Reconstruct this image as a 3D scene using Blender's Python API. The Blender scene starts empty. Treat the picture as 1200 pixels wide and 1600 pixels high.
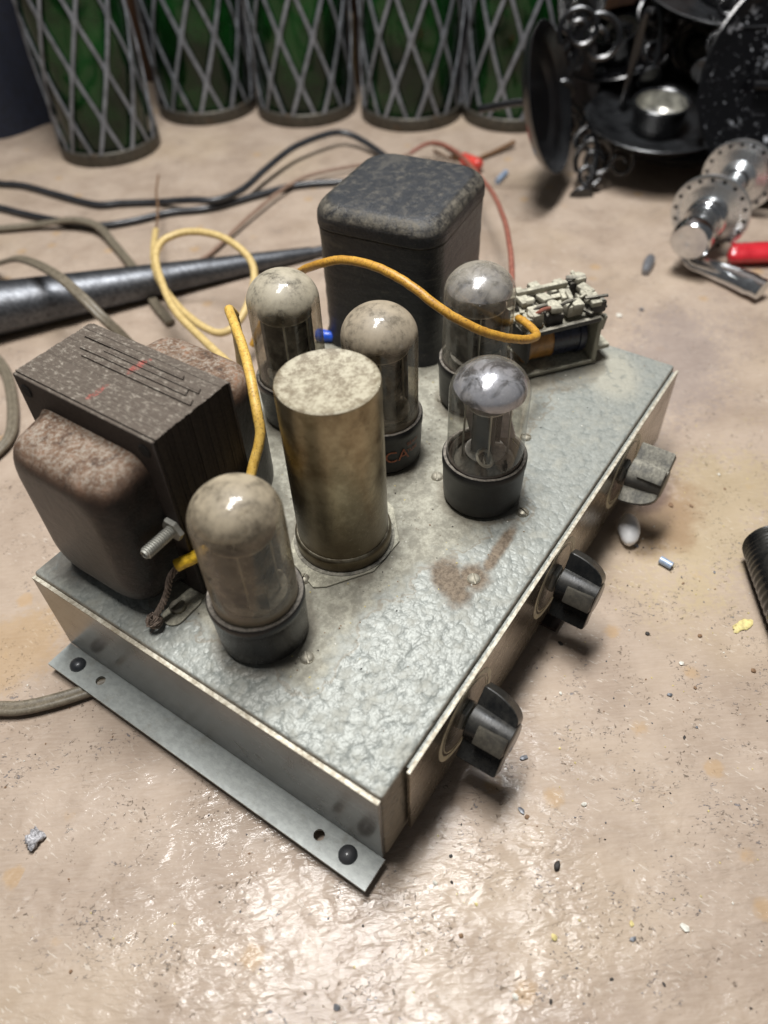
import bpy, bmesh, math, random
from mathutils import Vector, Matrix, noise as mnoise
random.seed(7)
S = 0.001                      # everything is modelled in millimetres and scaled to metres
R = math.radians
PI = math.pi
sc = bpy.context.scene
COL = sc.collection

# ------------------------------------------------------------------ camera, world, lamps, exposure
cd = bpy.data.cameras.new('camera'); cam = bpy.data.objects.new('camera', cd); COL.objects.link(cam)
yaw, pit, rol = 0.9425, 0.824, -0.049
fwd = Vector((math.sin(yaw)*math.cos(pit), math.cos(yaw)*math.cos(pit), -math.sin(pit)))
rgt = Vector((math.cos(yaw), -math.sin(yaw), 0)); upv = rgt.cross(fwd)
r2 = rgt*math.cos(rol)+upv*math.sin(rol); u2 = -rgt*math.sin(rol)+upv*math.cos(rol)
M = Matrix(((r2.x, u2.x, -fwd.x), (r2.y, u2.y, -fwd.y), (r2.z, u2.z, -fwd.z))).to_4x4()
M.translation = Vector((-73.81, -59.88, 286.56))*S
cam.matrix_world = M
cd.sensor_fit = 'VERTICAL'; cd.sensor_height = 36; cd.sensor_width = 27
cd.lens = 1196.2/1600*36
cd.clip_start = 0.01; cd.clip_end = 50
cd.dof.use_dof = True; cd.dof.focus_distance = 0.300; cd.dof.aperture_fstop = 7.0
sc.camera = cam

w = bpy.data.worlds.new('World'); sc.world = w; w.use_nodes = True
bg = w.node_tree.nodes['Background']; bg.inputs[0].default_value = (0.93, 0.96, 1.0, 1); bg.inputs[1].default_value = 0.09

def area(name, loc, target, sx, sy, energy, color):
    l = bpy.data.lights.new(name, 'AREA'); l.shape = 'RECTANGLE'; l.size = sx*S; l.size_y = sy*S
    l.energy = energy; l.color = color
    o = bpy.data.objects.new(name, l); COL.objects.link(o)
    o.location = Vector(loc)*S
    d = (Vector(target)-Vector(loc)).normalized()
    o.rotation_euler = d.to_track_quat('-Z', 'Y').to_euler()
    return o
area('bench_lamp', (75, 165, 1050), (90, 70, 0), 400, 130, 10.8, (1.0, 0.98, 0.955))
area('bench_lamp', (330, 210, 1100), (200, 100, 0), 360, 120, 9.2, (0.96, 0.98, 1.0))
sc.view_settings.view_transform = 'Standard'; sc.view_settings.look = 'None'
sc.view_settings.exposure = 0.0; sc.view_settings.gamma = 1.0

# ------------------------------------------------------------------ node helpers
class NT:
    def __init__(s, name):
        s.m = bpy.data.materials.new(name); s.m.use_nodes = True
        s.t = s.m.node_tree; s.t.nodes.clear()
        s.out = s.t.nodes.new('ShaderNodeOutputMaterial')
        tc = s.t.nodes.new('ShaderNodeTexCoord')
        v = s.t.nodes.new('ShaderNodeVectorMath'); v.operation = 'SCALE'; v.inputs[3].default_value = 1000
        s.t.links.new(tc.outputs['Object'], v.inputs[0]); s.mm = v.outputs[0]
        s.geo = s.t.nodes.new('ShaderNodeNewGeometry')
    def n(s, typ, **k):
        x = s.t.nodes.new(typ)
        for a, b in k.items(): setattr(x, a, b)
        return x
    def put(s, sock, val):
        if hasattr(val, 'is_linked') or hasattr(val, 'links'): s.t.links.new(val, sock)
        elif isinstance(val, (tuple, list)):
            if len(val) == 3 and len(sock.default_value) == 4: val = (*val, 1)
            sock.default_value = val
        else: sock.default_value = val
    def math(s, op, a, b=0.0, c=0.0, clamp=False):
        x = s.n('ShaderNodeMath', operation=op, use_clamp=clamp)
        s.put(x.inputs[0], a); s.put(x.inputs[1], b); s.put(x.inputs[2], c); return x.outputs[0]
    def mix(s, f, a, b, blend='MIX'):
        x = s.n('ShaderNodeMix', data_type='RGBA', blend_type=blend, clamp_factor=True)
        s.put(x.inputs[0], f); s.put(x.inputs[6], a); s.put(x.inputs[7], b); return x.outputs[2]
    def ss(s, v, a, b, lo=0.0, hi=1.0):
        x = s.n('ShaderNodeMapRange', interpolation_type='SMOOTHSTEP')
        s.put(x.inputs[0], v); s.put(x.inputs[1], a); s.put(x.inputs[2], b); s.put(x.inputs[3], lo); s.put(x.inputs[4], hi)
        return x.outputs[0]
    def map(s, scale=(1, 1, 1), rot=(0, 0, 0), loc=(0, 0, 0), vec=None):
        x = s.n('ShaderNodeMapping'); s.put(x.inputs[0], vec or s.mm)
        x.inputs[1].default_value = loc; x.inputs[2].default_value = rot; x.inputs[3].default_value = scale
        return x.outputs[0]
    def noise(s, scale, detail=4, rough=0.55, vec=None, dist=0.0):
        x = s.n('ShaderNodeTexNoise'); s.put(x.inputs['Vector'], vec or s.mm)
        x.inputs['Scale'].default_value = scale; x.inputs['Detail'].default_value = detail
        x.inputs['Roughness'].default_value = rough; x.inputs['Distortion'].default_value = dist
        return x.outputs[0]
    def vor(s, scale, feature='F1', vec=None, out=0, rnd=1.0, smooth=0.5):
        x = s.n('ShaderNodeTexVoronoi', feature=feature); s.put(x.inputs['Vector'], vec or s.mm)
        x.inputs['Scale'].default_value = scale; x.inputs['Randomness'].default_value = rnd
        if feature == 'SMOOTH_F1': x.inputs['Smoothness'].default_value = smooth
        return x.outputs[out]
    def sep(s, v):
        x = s.n('ShaderNodeSeparateXYZ'); s.put(x.inputs[0], v); return x.outputs
    def bump(s, h, dist, strength=1.0, normal=None):
        x = s.n('ShaderNodeBump'); s.put(x.inputs['Height'], h); x.inputs['Distance'].default_value = dist*S
        x.inputs['Strength'].default_value = strength
        if normal is not None: s.put(x.inputs['Normal'], normal)
        return x.outputs[0]
    def up(s):                       # 1 on faces that look up, where dust settles
        return s.sep(s.geo.outputs['Normal'])[2]
    def bsdf(s, color, rough=0.5, metal=0.0, normal=None, coat=0.0, coat_rough=0.1, spec=0.5, **k):
        b = s.n('ShaderNodeBsdfPrincipled')
        s.put(b.inputs['Base Color'], color); s.put(b.inputs['Roughness'], rough); s.put(b.inputs['Metallic'], metal)
        s.put(b.inputs['Coat Weight'], coat); s.put(b.inputs['Coat Roughness'], coat_rough)
        s.put(b.inputs['Specular IOR Level'], spec)
        if normal is not None: s.put(b.inputs['Normal'], normal); s.put(b.inputs['Coat Normal'], normal)
        for a, v in k.items(): s.put(b.inputs[a], v)
        return b.outputs[0]
    def done(s, sh): s.t.links.new(sh, s.out.inputs[0]); return s.m

def dusty(name, base, dust, rough=0.4, metal=0.0, amount=0.8, spec=0.5, speck=0.25, bump=0.05, coat=0.0, top=0.15, var=None, nscale=0.12):
    """painted or bare surface with dust lying on whatever looks up and fine specks everywhere"""
    t = NT(name)
    n1 = t.noise(nscale, 5, 0.65); n2 = t.noise(1.1, 3, 0.6)
    upm = t.ss(t.up(), top, 0.95)
    d = t.math('MULTIPLY', t.math('MULTIPLY', upm, t.ss(n1, 0.25, 0.6)), amount)
    sp = t.math('MULTIPLY', t.ss(n2, 0.62, 0.72), speck)
    f = t.math('MAXIMUM', d, sp)
    c0 = t.mix(t.ss(n1, 0.3, 0.75), base, var or tuple(x*1.5 for x in base))
    dc = t.mix(t.ss(t.noise(0.7, 4, 0.7), 0.35, 0.65), tuple(x*0.55 for x in dust), dust)
    c = t.mix(f, c0, dc)
    r = t.math('ADD', rough, t.math('MULTIPLY', f, 0.9-rough), clamp=True)
    mt = t.math('MULTIPLY', t.math('SUBTRACT', 1.0, f), metal)
    nb = t.bump(t.math('ADD', n2, t.math('MULTIPLY', n1, 2.0)), bump)
    spec = t.math('MULTIPLY', spec, t.math('SUBTRACT', 1.0, t.math('MULTIPLY', f, 0.8)))
    return t.done(t.bsdf(c, r, mt, nb, coat, 0.12, spec))

def plain(name, color, rough=0.5, metal=0.0, bump=0.0, nscale=0.5, var=0.25, coat=0.0, spec=0.5):
    t = NT(name); n1 = t.noise(nscale, 4, 0.6)
    c = t.mix(t.ss(n1, 0.3, 0.7), tuple(x*(1-var) for x in color), tuple(min(1, x*(1+var)) for x in color))
    r = t.math('ADD', t.math('MULTIPLY', n1, 0.25), rough-0.12, clamp=True)
    nb = t.bump(n1, bump) if bump else None
    return t.done(t.bsdf(c, r, metal, nb, coat, 0.1, spec))

# ------------------------------------------------------------------ materials
def m_bench():
    t = NT('bench_paint')
    st = t.map(rot=(0, 0, R(52)))                      # brush strokes run along the bench
    sx = t.map(scale=(0.16, 1, 1), vec=st)
    big = t.noise(0.008, 3, 0.5); mid = t.noise(0.03, 5, 0.62); fine = t.noise(0.35, 5, 0.65)
    brush = t.noise(0.9, 5, 0.7, vec=sx); brush2 = t.noise(0.14, 4, 0.6, vec=sx, dist=0.8)
    xyz = t.sep(t.mm)
    c = t.mix(t.ss(mid, 0.3, 0.7), (0.305, 0.230, 0.172), (0.41, 0.322, 0.250))
    c = t.mix(t.math('MULTIPLY', t.ss(brush, 0.35, 0.8), 0.3), c, (0.54, 0.45, 0.37))
    c = t.mix(t.math('MULTIPLY', t.ss(big, 0.5, 0.72), 0.35), c, (0.50, 0.39, 0.26))
    # yellow-brown glue spots
    v = t.n('ShaderNodeTexVoronoi'); t.put(v.inputs['Vector'], t.math_vec if False else st); v.inputs['Scale'].default_value = 0.045
    spot = t.math('ADD', v.outputs[0], t.math('MULTIPLY', fine, 0.22))
    on = t.ss(t.sep(v.outputs[1])[0], 0.62, 0.66)
    f = t.math('MULTIPLY', t.ss(spot, 0.34, 0.22), on)
    c = t.mix(t.math('MULTIPLY', f, 0.42), c, (0.42, 0.25, 0.09))
    # blue-grey and black flecks in clusters
    clus = t.ss(t.noise(0.045, 3, 0.6, vec=t.map(loc=(40, 9, 0))), 0.52, 0.62)
    fl = t.math('MULTIPLY', t.ss(t.noise(0.75, 4, 0.7, vec=t.map(scale=(0.6, 1, 1), vec=st, loc=(7, 3, 0)), dist=1.2), 0.60, 0.64), clus)
    c = t.mix(t.math('MULTIPLY', fl, 0.85), c, (0.17, 0.165, 0.18))
    cl2 = t.ss(t.noise(0.06, 3, 0.6, vec=t.map(loc=(-70, 33, 0))), 0.50, 0.62)
    dk = t.math('MULTIPLY', t.ss(t.noise(0.5, 5, 0.75, vec=t.map(loc=(5, 93, 0)), dist=0.6), 0.585, 0.66), cl2)
    c = t.mix(t.math('MULTIPLY', dk, 0.8), c, (0.13, 0.10, 0.075))
    # pale scuffs
    sc1 = t.math('MULTIPLY', t.ss(t.noise(0.8, 3, 0.6, vec=t.map(scale=(1, 0.25, 1), rot=(0, 0, R(20)), loc=(3, 0, 0))), 0.60, 0.67), t.ss(t.noise(0.025, 2, 0.5), 0.45, 0.6))
    c = t.mix(t.math('MULTIPLY', sc1, 0.35), c, (0.74, 0.69, 0.60))
    # brown stain in front of the chassis, yellow dust round it
    def blob(cx, cy, rx, ry, jag=0.5):
        dx = t.math('DIVIDE', t.math('SUBTRACT', xyz[0], cx), rx); dy = t.math('DIVIDE', t.math('SUBTRACT', xyz[1], cy), ry)
        d = t.math('SQRT', t.math('ADD', t.math('MULTIPLY', dx, dx), t.math('MULTIPLY', dy, dy)))
        d = t.math('ADD', d, t.math('MULTIPLY', t.math('SUBTRACT', mid, 0.5), 1.6))
        return t.ss(t.math('ADD', d, t.math('MULTIPLY', t.math('SUBTRACT', fine, 0.5), jag)), 1.05, 0.45)
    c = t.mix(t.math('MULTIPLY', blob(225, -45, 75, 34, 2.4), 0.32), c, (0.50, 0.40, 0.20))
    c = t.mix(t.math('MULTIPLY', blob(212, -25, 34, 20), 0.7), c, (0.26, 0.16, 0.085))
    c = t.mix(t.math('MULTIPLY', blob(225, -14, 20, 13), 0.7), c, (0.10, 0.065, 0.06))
    c = t.mix(t.math('MULTIPLY', blob(-20, 190, 30, 26, 1.0), 0.45), c, (0.42, 0.27, 0.12))
    c = t.mix(t.math('MULTIPLY', blob(330, 20, 90, 45, 2.2), 0.35), c, (0.22, 0.19, 0.20))
    # gloss: thick lumpy varnished paint near the front edge of the bench, duller behind
    near = t.ss(t.math('ADD', t.math('MULTIPLY', xyz[0], 0.5), t.math('MULTIPLY', xyz[1], 0.25)), 75, -15)
    r = t.math('ADD', 0.40, t.math('MULTIPLY', t.ss(brush2, 0.3, 0.7), 0.2))
    r = t.math('ADD', r, t.math('MULTIPLY', t.math('SUBTRACT', 1.0, near), 0.14), clamp=True)
    lump = t.noise(0.16, 4, 0.5, vec=t.map(scale=(0.48, 1, 1), vec=st), dist=0.8)
    lump2 = t.noise(0.42, 3, 0.5, vec=t.map(scale=(0.35, 1, 1), vec=st, loc=(11, 5, 0)), dist=0.9)
    patch = t.ss(t.noise(0.03, 3, 0.5, vec=t.map(loc=(17, 55, 0))), 0.38, 0.6)
    pn = t.math('MULTIPLY', near, t.math('MULTIPLY_ADD', patch, 0.75, 0.25))
    wr = t.n('ShaderNodeTexNoise', noise_type='RIDGED_MULTIFRACTAL'); t.put(wr.inputs['Vector'], t.map(scale=(0.45, 1, 1), vec=st)); wr.inputs['Scale'].default_value = 0.085; wr.inputs['Detail'].default_value = 3; wr.inputs['Distortion'].default_value = 1.2
    h = t.math('ADD', t.math('MULTIPLY', lump, t.math('MULTIPLY_ADD', pn, 1.5, 0.35)), t.math('MULTIPLY', lump2, t.math('MULTIPLY_ADD', pn, 0.65, 0.15)))
    h = t.math('ADD', h, t.math('MULTIPLY', wr.outputs[0], t.math('MULTIPLY_ADD', pn, 0.75, 0.10)))
    h = t.math('ADD', h, t.math('MULTIPLY', brush, t.math('MULTIPLY_ADD', near, 0.05, 0.10)))
    h = t.math('ADD', h, t.math('MULTIPLY', fine, 0.12))
    h = t.math('SUBTRACT', h, t.math('MULTIPLY', t.math('MAXIMUM', dk, fl), 0.35))
    coat = t.math('MULTIPLY_ADD', pn, 0.32, 0.14)
    return t.done(t.bsdf(c, r, 0.0, t.bump(h, 0.60), coat, 0.07, 0.35))

def m_hammer():
    t = NT('hammered_grey_enamel'); xyz = t.sep(t.mm); x, y = xyz[0], xyz[1]
    wob = t.noise(0.05, 4, 0.6); fine = t.noise(0.6, 4, 0.7); mid = t.noise(0.16, 4, 0.65)
    yb = t.math('ADD', t.ss(x, 60, 105, 40, 22), t.ss(x, 150, 205, 0, 22))
    wv = t.math('MULTIPLY', t.math('SUBTRACT', wob, 0.5), 34)
    a = t.math('DIVIDE', t.math('SUBTRACT', t.math('ADD', y, wv), yb), 12)
    b = t.math('DIVIDE', t.math('SUBTRACT', t.math('ADD', x, t.math('MULTIPLY', wv, 0.4)), 15), 7)
    inside = t.math('MINIMUM', a, b)
    up = t.ss(t.up(), 0.5, 0.95)
    d = t.math('MULTIPLY', t.ss(t.math('ADD', inside, t.math('MULTIPLY', t.math('SUBTRACT', mid, 0.5), 1.6)), -0.2, 1.0), up)
    light = t.math('MULTIPLY', t.ss(mid, 0.46, 0.7), 0.35)
    c = t.mix(t.ss(fine, 0.3, 0.7), (0.252, 0.262, 0.238), (0.325, 0.336, 0.306))
    dc = t.mix(t.ss(t.noise(0.25, 5, 0.75), 0.35, 0.7), (0.225, 0.21, 0.165), (0.43, 0.41, 0.33))
    dc = t.mix(t.math('MULTIPLY', t.ss(t.noise(0.45, 4, 0.7, vec=t.map(loc=(90, 0, 0))), 0.62, 0.7), 0.6), dc, (0.15, 0.11, 0.07))
    f = t.math('MAXIMUM', t.math('MULTIPLY', d, 0.93), t.math('MULTIPLY', light, up))
    c = t.mix(f, c, dc)
    # grime line at the border of the dusty part, and the brown smear round the lone screw
    edge = t.ss(t.math('ABSOLUTE', t.math('SUBTRACT', t.math('ADD', inside, t.math('MULTIPLY', t.math('SUBTRACT', wob, 0.5), 2.0)), 0.15)), 0.03, 0.14, 1, 0)
    c = t.mix(t.math('MULTIPLY', t.math('MULTIPLY', edge, up), 0.45), c, (0.19, 0.15, 0.10))
    def blob(cx, cy, rx, ry, ang):
        p = t.map(rot=(0, 0, 0), loc=(-cx, -cy, 0)); q = t.n('ShaderNodeVectorRotate', rotation_type='Z_AXIS'); t.put(q.inputs['Vector'], p); q.inputs['Angle'].default_value = -ang
        s_ = t.sep(q.outputs[0]); dx = t.math('DIVIDE', s_[0], rx); dy = t.math('DIVIDE', s_[1], ry)
        dd = t.math('SQRT', t.math('ADD', t.math('MULTIPLY', dx, dx), t.math('MULTIPLY', dy, dy)))
        dd = t.math('ADD', dd, t.math('MULTIPLY', t.math('SUBTRACT', mid, 0.5), 0.9))
        return t.ss(dd, 1.12, 0.5)
    sm = t.math('MAXIMUM', blob(84, 25, 15, 8, 0.9), t.math('MAXIMUM', blob(108, 17, 19, 3.2, 0.05), blob(90, 19, 8, 8, 0)))
    c = t.mix(t.math('MULTIPLY', t.math('MULTIPLY', sm, up), 0.95), c, t.mix(t.ss(fine, 0.35, 0.65), (0.10, 0.072, 0.048), (0.215, 0.165, 0.115)))
    c = t.mix(t.math('MULTIPLY', blob(236, 24, 24, 15, 0.6), 0.75), c, (0.43, 0.41, 0.335))
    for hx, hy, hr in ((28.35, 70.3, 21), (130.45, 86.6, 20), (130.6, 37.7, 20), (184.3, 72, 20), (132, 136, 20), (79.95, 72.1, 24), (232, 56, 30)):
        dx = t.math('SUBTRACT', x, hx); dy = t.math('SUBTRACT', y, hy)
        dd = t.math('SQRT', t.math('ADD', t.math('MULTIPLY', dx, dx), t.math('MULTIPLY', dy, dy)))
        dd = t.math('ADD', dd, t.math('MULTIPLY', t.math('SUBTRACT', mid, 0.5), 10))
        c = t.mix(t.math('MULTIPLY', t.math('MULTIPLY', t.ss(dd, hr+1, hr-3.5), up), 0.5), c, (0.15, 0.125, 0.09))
    # darker brown patch at the back left corner, by the corroded transformer
    c = t.mix(t.math('MULTIPLY', t.math('MULTIPLY', blob(14, 158, 16, 22, 0), up), 0.7), c, (0.10, 0.085, 0.07))
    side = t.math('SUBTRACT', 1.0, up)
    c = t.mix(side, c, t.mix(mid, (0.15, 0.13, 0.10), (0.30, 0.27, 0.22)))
    smu = t.math('MULTIPLY', t.math('MULTIPLY', sm, up), 0.9); d = t.math('MAXIMUM', d, smu); f = t.math('MAXIMUM', f, smu)
    vv = t.map(scale=(1, 1, 1)); wp = t.n('ShaderNodeVectorMath', operation='ADD')
    nz = t.n('ShaderNodeTexNoise'); t.put(nz.inputs['Vector'], t.mm); nz.inputs['Scale'].default_value = 0.25
    sc2 = t.n('ShaderNodeVectorMath', operation='SCALE'); t.put(sc2.inputs[0], nz.outputs['Color']); sc2.inputs[3].default_value = 3.2
    t.put(wp.inputs[0], vv); t.put(wp.inputs[1], sc2.outputs[0])
    h1 = t.vor(0.31, 'F1', wp.outputs[0]); h2 = t.vor(0.66, 'F1', wp.outputs[0])
    hm = t.math('SUBTRACT', t.math('MULTIPLY', t.math('MULTIPLY', h1, h1), -1.0), t.math('MULTIPLY', t.math('MULTIPLY', h2, h2), 0.35))
    h = t.math('MULTIPLY', hm, t.math('MULTIPLY', t.math('SUBTRACT', 1.0, t.math('MULTIPLY', d, 0.93)), t.ss(t.math('ADD', x, y), 60, 210, 1.0, 0.5)))
    h = t.math('ADD', h, t.math('MULTIPLY', t.math('ADD', fine, mid), t.math('MULTIPLY', f, 0.28)))
    c = t.mix(t.math('MULTIPLY', t.math('MULTIPLY', t.ss(hm, -0.42, -0.85), t.math('SUBTRACT', 1.0, f)), 0.42), c, (0.15, 0.165, 0.155))
    mt = t.math('MULTIPLY', t.math('SUBTRACT', 1.0, f), 0.12)
    rg = t.math('ADD', 0.46, t.math('MULTIPLY', f, 0.4), clamp=True)
    return t.done(t.bsdf(c, rg, mt, t.bump(h, 0.52), 0.0, 0.25, 0.40))

def m_steel(name, c0, c1, rough=0.25, metal=0.8, streak=(1, 1, 0.1), rot=(0, 0, 0), bump=0.02, grime=0.3, gcol=(0.08, 0.06, 0.04)):
    t = NT(name); n = t.noise(0.5, 4, 0.7, vec=t.map(scale=streak, rot=rot)); m = t.noise(0.06, 4, 0.6)
    c = t.mix(t.ss(n, 0.3, 0.7), c0, c1); g = t.math('MULTIPLY', t.ss(t.noise(0.12, 5, 0.7), 0.52, 0.75), grime)
    c = t.mix(g, c, gcol)
    r = t.math('ADD', rough, t.math('MULTIPLY', t.math('ADD', m, g), 0.18), clamp=True)
    return t.done(t.bsdf(c, r, metal, t.bump(n, bump), 0, 0.1))

def m_glass(name, film=0.25, tint=(0.93, 0.93, 0.9), dome=0.8, ztop=70.0, dust=(0.42, 0.37, 0.29), zlo=14, scr=0.4):
    """thin glass bulb: see-through wall, fresnel reflections, a dirt film and dust caked on the dome"""
    t = NT(name); z = t.sep(t.mm)[2]
    lw = t.n('ShaderNodeLayerWeight'); lw.inputs['Blend'].default_value = 0.30
    tr = t.n('ShaderNodeBsdfTransparent'); t.put(tr.inputs[0], tint)
    gl = t.n('ShaderNodeBsdfGlossy'); gl.inputs['Roughness'].default_value = 0.06
    nb = t.bump(t.noise(0.35, 3, 0.5), 0.05); t.put(gl.inputs['Normal'], nb)
    fac = t.math('ADD', 0.05, t.math('MULTIPLY', t.math('POWER', lw.outputs['Facing'], 2.5), 0.7))
    m1 = t.n('ShaderNodeMixShader'); t.put(m1.inputs[0], fac); t.put(m1.inputs[1], tr.outputs[0]); t.put(m1.inputs[2], gl.outputs[0])
    n1 = t.noise(0.17, 5, 0.6); n2 = t.noise(0.9, 4, 0.75)
    capf = t.ss(t.math('ADD', z, t.math('MULTIPLY', t.math('SUBTRACT', n1, 0.5), 9.0)), ztop-zlo, ztop-zlo+9)
    low = t.ss(t.math('ADD', z, t.math('MULTIPLY', t.math('SUBTRACT', n1, 0.5), 14.0)), 34, 24)
    f = t.math('MULTIPLY', t.math('MULTIPLY', capf, t.ss(t.math('ADD', n1, t.math('MULTIPLY', n2, 0.25)), 0.30, 0.64)), dome)
    f = t.math('MAXIMUM', f, t.math('MULTIPLY', t.ss(n1, 0.25, 0.75), film))
    f = t.math('MAXIMUM', f, t.math('MULTIPLY', low, film*1.2))
    rim = t.math('MULTIPLY', t.math('POWER', lw.outputs['Facing'], 1.6), film*1.1+0.16)
    f = t.math('ADD', f, rim, clamp=True)
    scv = t.ss(t.noise(0.8, 2, 0.5, vec=t.map(scale=(1, 1, 0.12), rot=(0.5, 0.7, 0.3))), 0.68, 0.71)
    f = t.math('MAXIMUM', f, t.math('MULTIPLY', scv, scr))
    spk = t.ss(t.noise(1.6, 2, 0.5), 0.70, 0.74)
    f = t.math('MAXIMUM', f, t.math('MULTIPLY', spk, 0.5))
    df = t.bsdf(t.mix(t.ss(t.math('ADD', t.math('MULTIPLY', n1, 0.75), t.math('MULTIPLY', n2, 0.25)), 0.33, 0.66), tuple(v*0.70 for v in dust), tuple(min(1, v*1.15) for v in dust)), 0.58, 0, nb, 0.22, 0.15)
    m2 = t.n('ShaderNodeMixShader'); t.put(m2.inputs[0], f); t.put(m2.inputs[1], m1.outputs[0]); t.put(m2.inputs[2], df)
    return t.done(m2.outputs[0])

def m_getter(name, c0=(0.10, 0.10, 0.115), c1=(0.56, 0.56, 0.62), rough=0.10):
    t = NT(name); n = t.noise(0.10, 3, 0.6, dist=0.8); n2 = t.noise(1.3, 3, 0.7)
    c = t.mix(t.ss(n, 0.40, 0.58), c0, c1); c = t.mix(t.math('MULTIPLY', t.ss(n2, 0.55, 0.7), 0.4), c, (0.95, 0.95, 1.0))
    return t.done(t.bsdf(c, t.math('ADD', rough, t.math('MULTIPLY', n2, 0.2)), 0.65, t.bump(n2, 0.05)))

def m_core():
    t = NT('rusty_laminations'); up = t.ss(t.up(), 0.4, 0.9)
    st = t.map(scale=(1, 0.5, 1)); n = t.noise(0.75, 5, 0.8, vec=st); n2 = t.noise(0.3, 5, 0.7)
    c = t.mix(t.ss(t.noise(0.9, 4, 0.7), 0.3, 0.7), (0.018, 0.013, 0.011), (0.04, 0.029, 0.024))
    dust = t.math('MULTIPLY', t.math('MULTIPLY', up, t.ss(n, 0.50, 0.70)), 0.75)
    film = t.math('MULTIPLY', up, 0.45)
    c = t.mix(film, c, (0.145, 0.113, 0.082)); c = t.mix(dust, c, (0.38, 0.34, 0.28))
    x = t.sep(t.mm)
    def red(cx, cy, rx, ry):
        dx = t.math('DIVIDE', t.math('SUBTRACT', x[0], cx), rx); dy = t.math('DIVIDE', t.math('SUBTRACT', x[1], cy), ry)
        return t.ss(t.math('ADD', t.math('ADD', t.math('MULTIPLY', dx, dx), t.math('MULTIPLY', dy, dy)), n2), 1.3, 0.9)
    rd = t.math('MAXIMUM', red(7, -2, 7, 2.2), red(-10, 0, 6, 1.6))
    c = t.mix(t.math('MULTIPLY', t.math('MULTIPLY', t.math('MULTIPLY', rd, t.ss(t.noise(0.7, 4, 0.7), 0.42, 0.62)), up), 0.6), c, (0.42, 0.06, 0.045))
    return t.done(t.bsdf(c, 0.72, 0.15, t.bump(t.math('ADD', n, n2), 0.12)))

def m_bell(name='dusty_brown_enamel', red=0.4):
    t = NT(name); up = t.ss(t.up(), 0.05, 0.85)
    n = t.noise(0.75, 5, 0.75); n2 = t.noise(0.16, 5, 0.7); n3 = t.noise(1.2, 3, 0.6)
    c = t.mix(t.ss(n2, 0.35, 0.7), (0.011, 0.009, 0.009), (0.030, 0.021, 0.018))
    mid = t.math('MULTIPLY', up, t.ss(n2, 0.2, 0.55))
    c = t.mix(t.math('MULTIPLY', mid, 0.85), c, (0.16, 0.092, 0.055))
    c = t.mix(t.math('MULTIPLY', t.math('MULTIPLY', t.ss(t.up(), 0.35, 0.95), t.ss(t.math('ADD', n, t.math('MULTIPLY', t.math('SUBTRACT', n2, 0.5), 0.6)), 0.4, 0.68)), 0.72), c, (0.33, 0.30, 0.25))
    c = t.mix(t.math('MULTIPLY', t.math('MULTIPLY', up, t.ss(n2, 0.55, 0.72)), red), c, (0.22, 0.095, 0.045))
    c = t.mix(t.math('MULTIPLY', t.ss(n3, 0.69, 0.73), 0.5), c, (0.30, 0.27, 0.23))
    r = t.math('ADD', 0.30, t.math('MULTIPLY', mid, 0.5), clamp=True)
    return t.done(t.bsdf(c, r, 0.0, t.bump(t.math('ADD', n, t.math('MULTIPLY', n2, 1.2)), 0.30), 0.0, 0.25, 0.3))

def m_can():
    t = NT('dull_aluminium_can'); up = t.ss(t.up(), 0.35, 0.9); z = t.sep(t.mm)[2]
    n = t.noise(0.3, 5, 0.75); n2 = t.noise(0.09, 4, 0.6); n3 = t.noise(1.2, 3, 0.65)
    c = t.mix(t.ss(n2, 0.35, 0.65), (0.27, 0.215, 0.13), (0.48, 0.405, 0.265))
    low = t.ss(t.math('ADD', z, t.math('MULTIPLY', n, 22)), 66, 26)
    c = t.mix(t.math('MULTIPLY', low, 0.82), c, (0.055, 0.04, 0.024))  # dark reflection of neighbouring parts painted into the lower can
    c = t.mix(t.math('MULTIPLY', t.ss(t.noise(0.16, 5, 0.7), 0.52, 0.68), 0.4), c, (0.12, 0.095, 0.06))
    dc = t.mix(t.ss(n, 0.38, 0.62), (0.16, 0.13, 0.085), (0.41, 0.375, 0.28))
    d = t.math('MULTIPLY', up, 0.92)
    c = t.mix(d, c, dc); c = t.mix(t.math('MULTIPLY', t.ss(n3, 0.66, 0.72), 0.5), c, (0.40, 0.35, 0.26))
    return t.done(t.bsdf(c, t.math('ADD', 0.17, t.math('MULTIPLY', t.math('ADD', d, n2), 0.32), clamp=True), t.math('MULTIPLY', t.math('SUBTRACT', 1, d), 0.85), t.bump(t.math('ADD', n, t.math('MULTIPLY', n3, 0.4)), 0.12)))

def m_greenglass():
    t = NT('green_bottle_glass'); z = t.sep(t.mm)[2]; n = t.noise(0.02, 4, 0.6)
    c = t.mix(t.ss(n, 0.35, 0.7), (0.002, 0.014, 0.003), (0.010, 0.085, 0.015))
    return t.done(t.bsdf(c, 0.10, 0.0, None, 0, 0.1, 0.35, **{'Transmission Weight': 0.15}))

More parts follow.
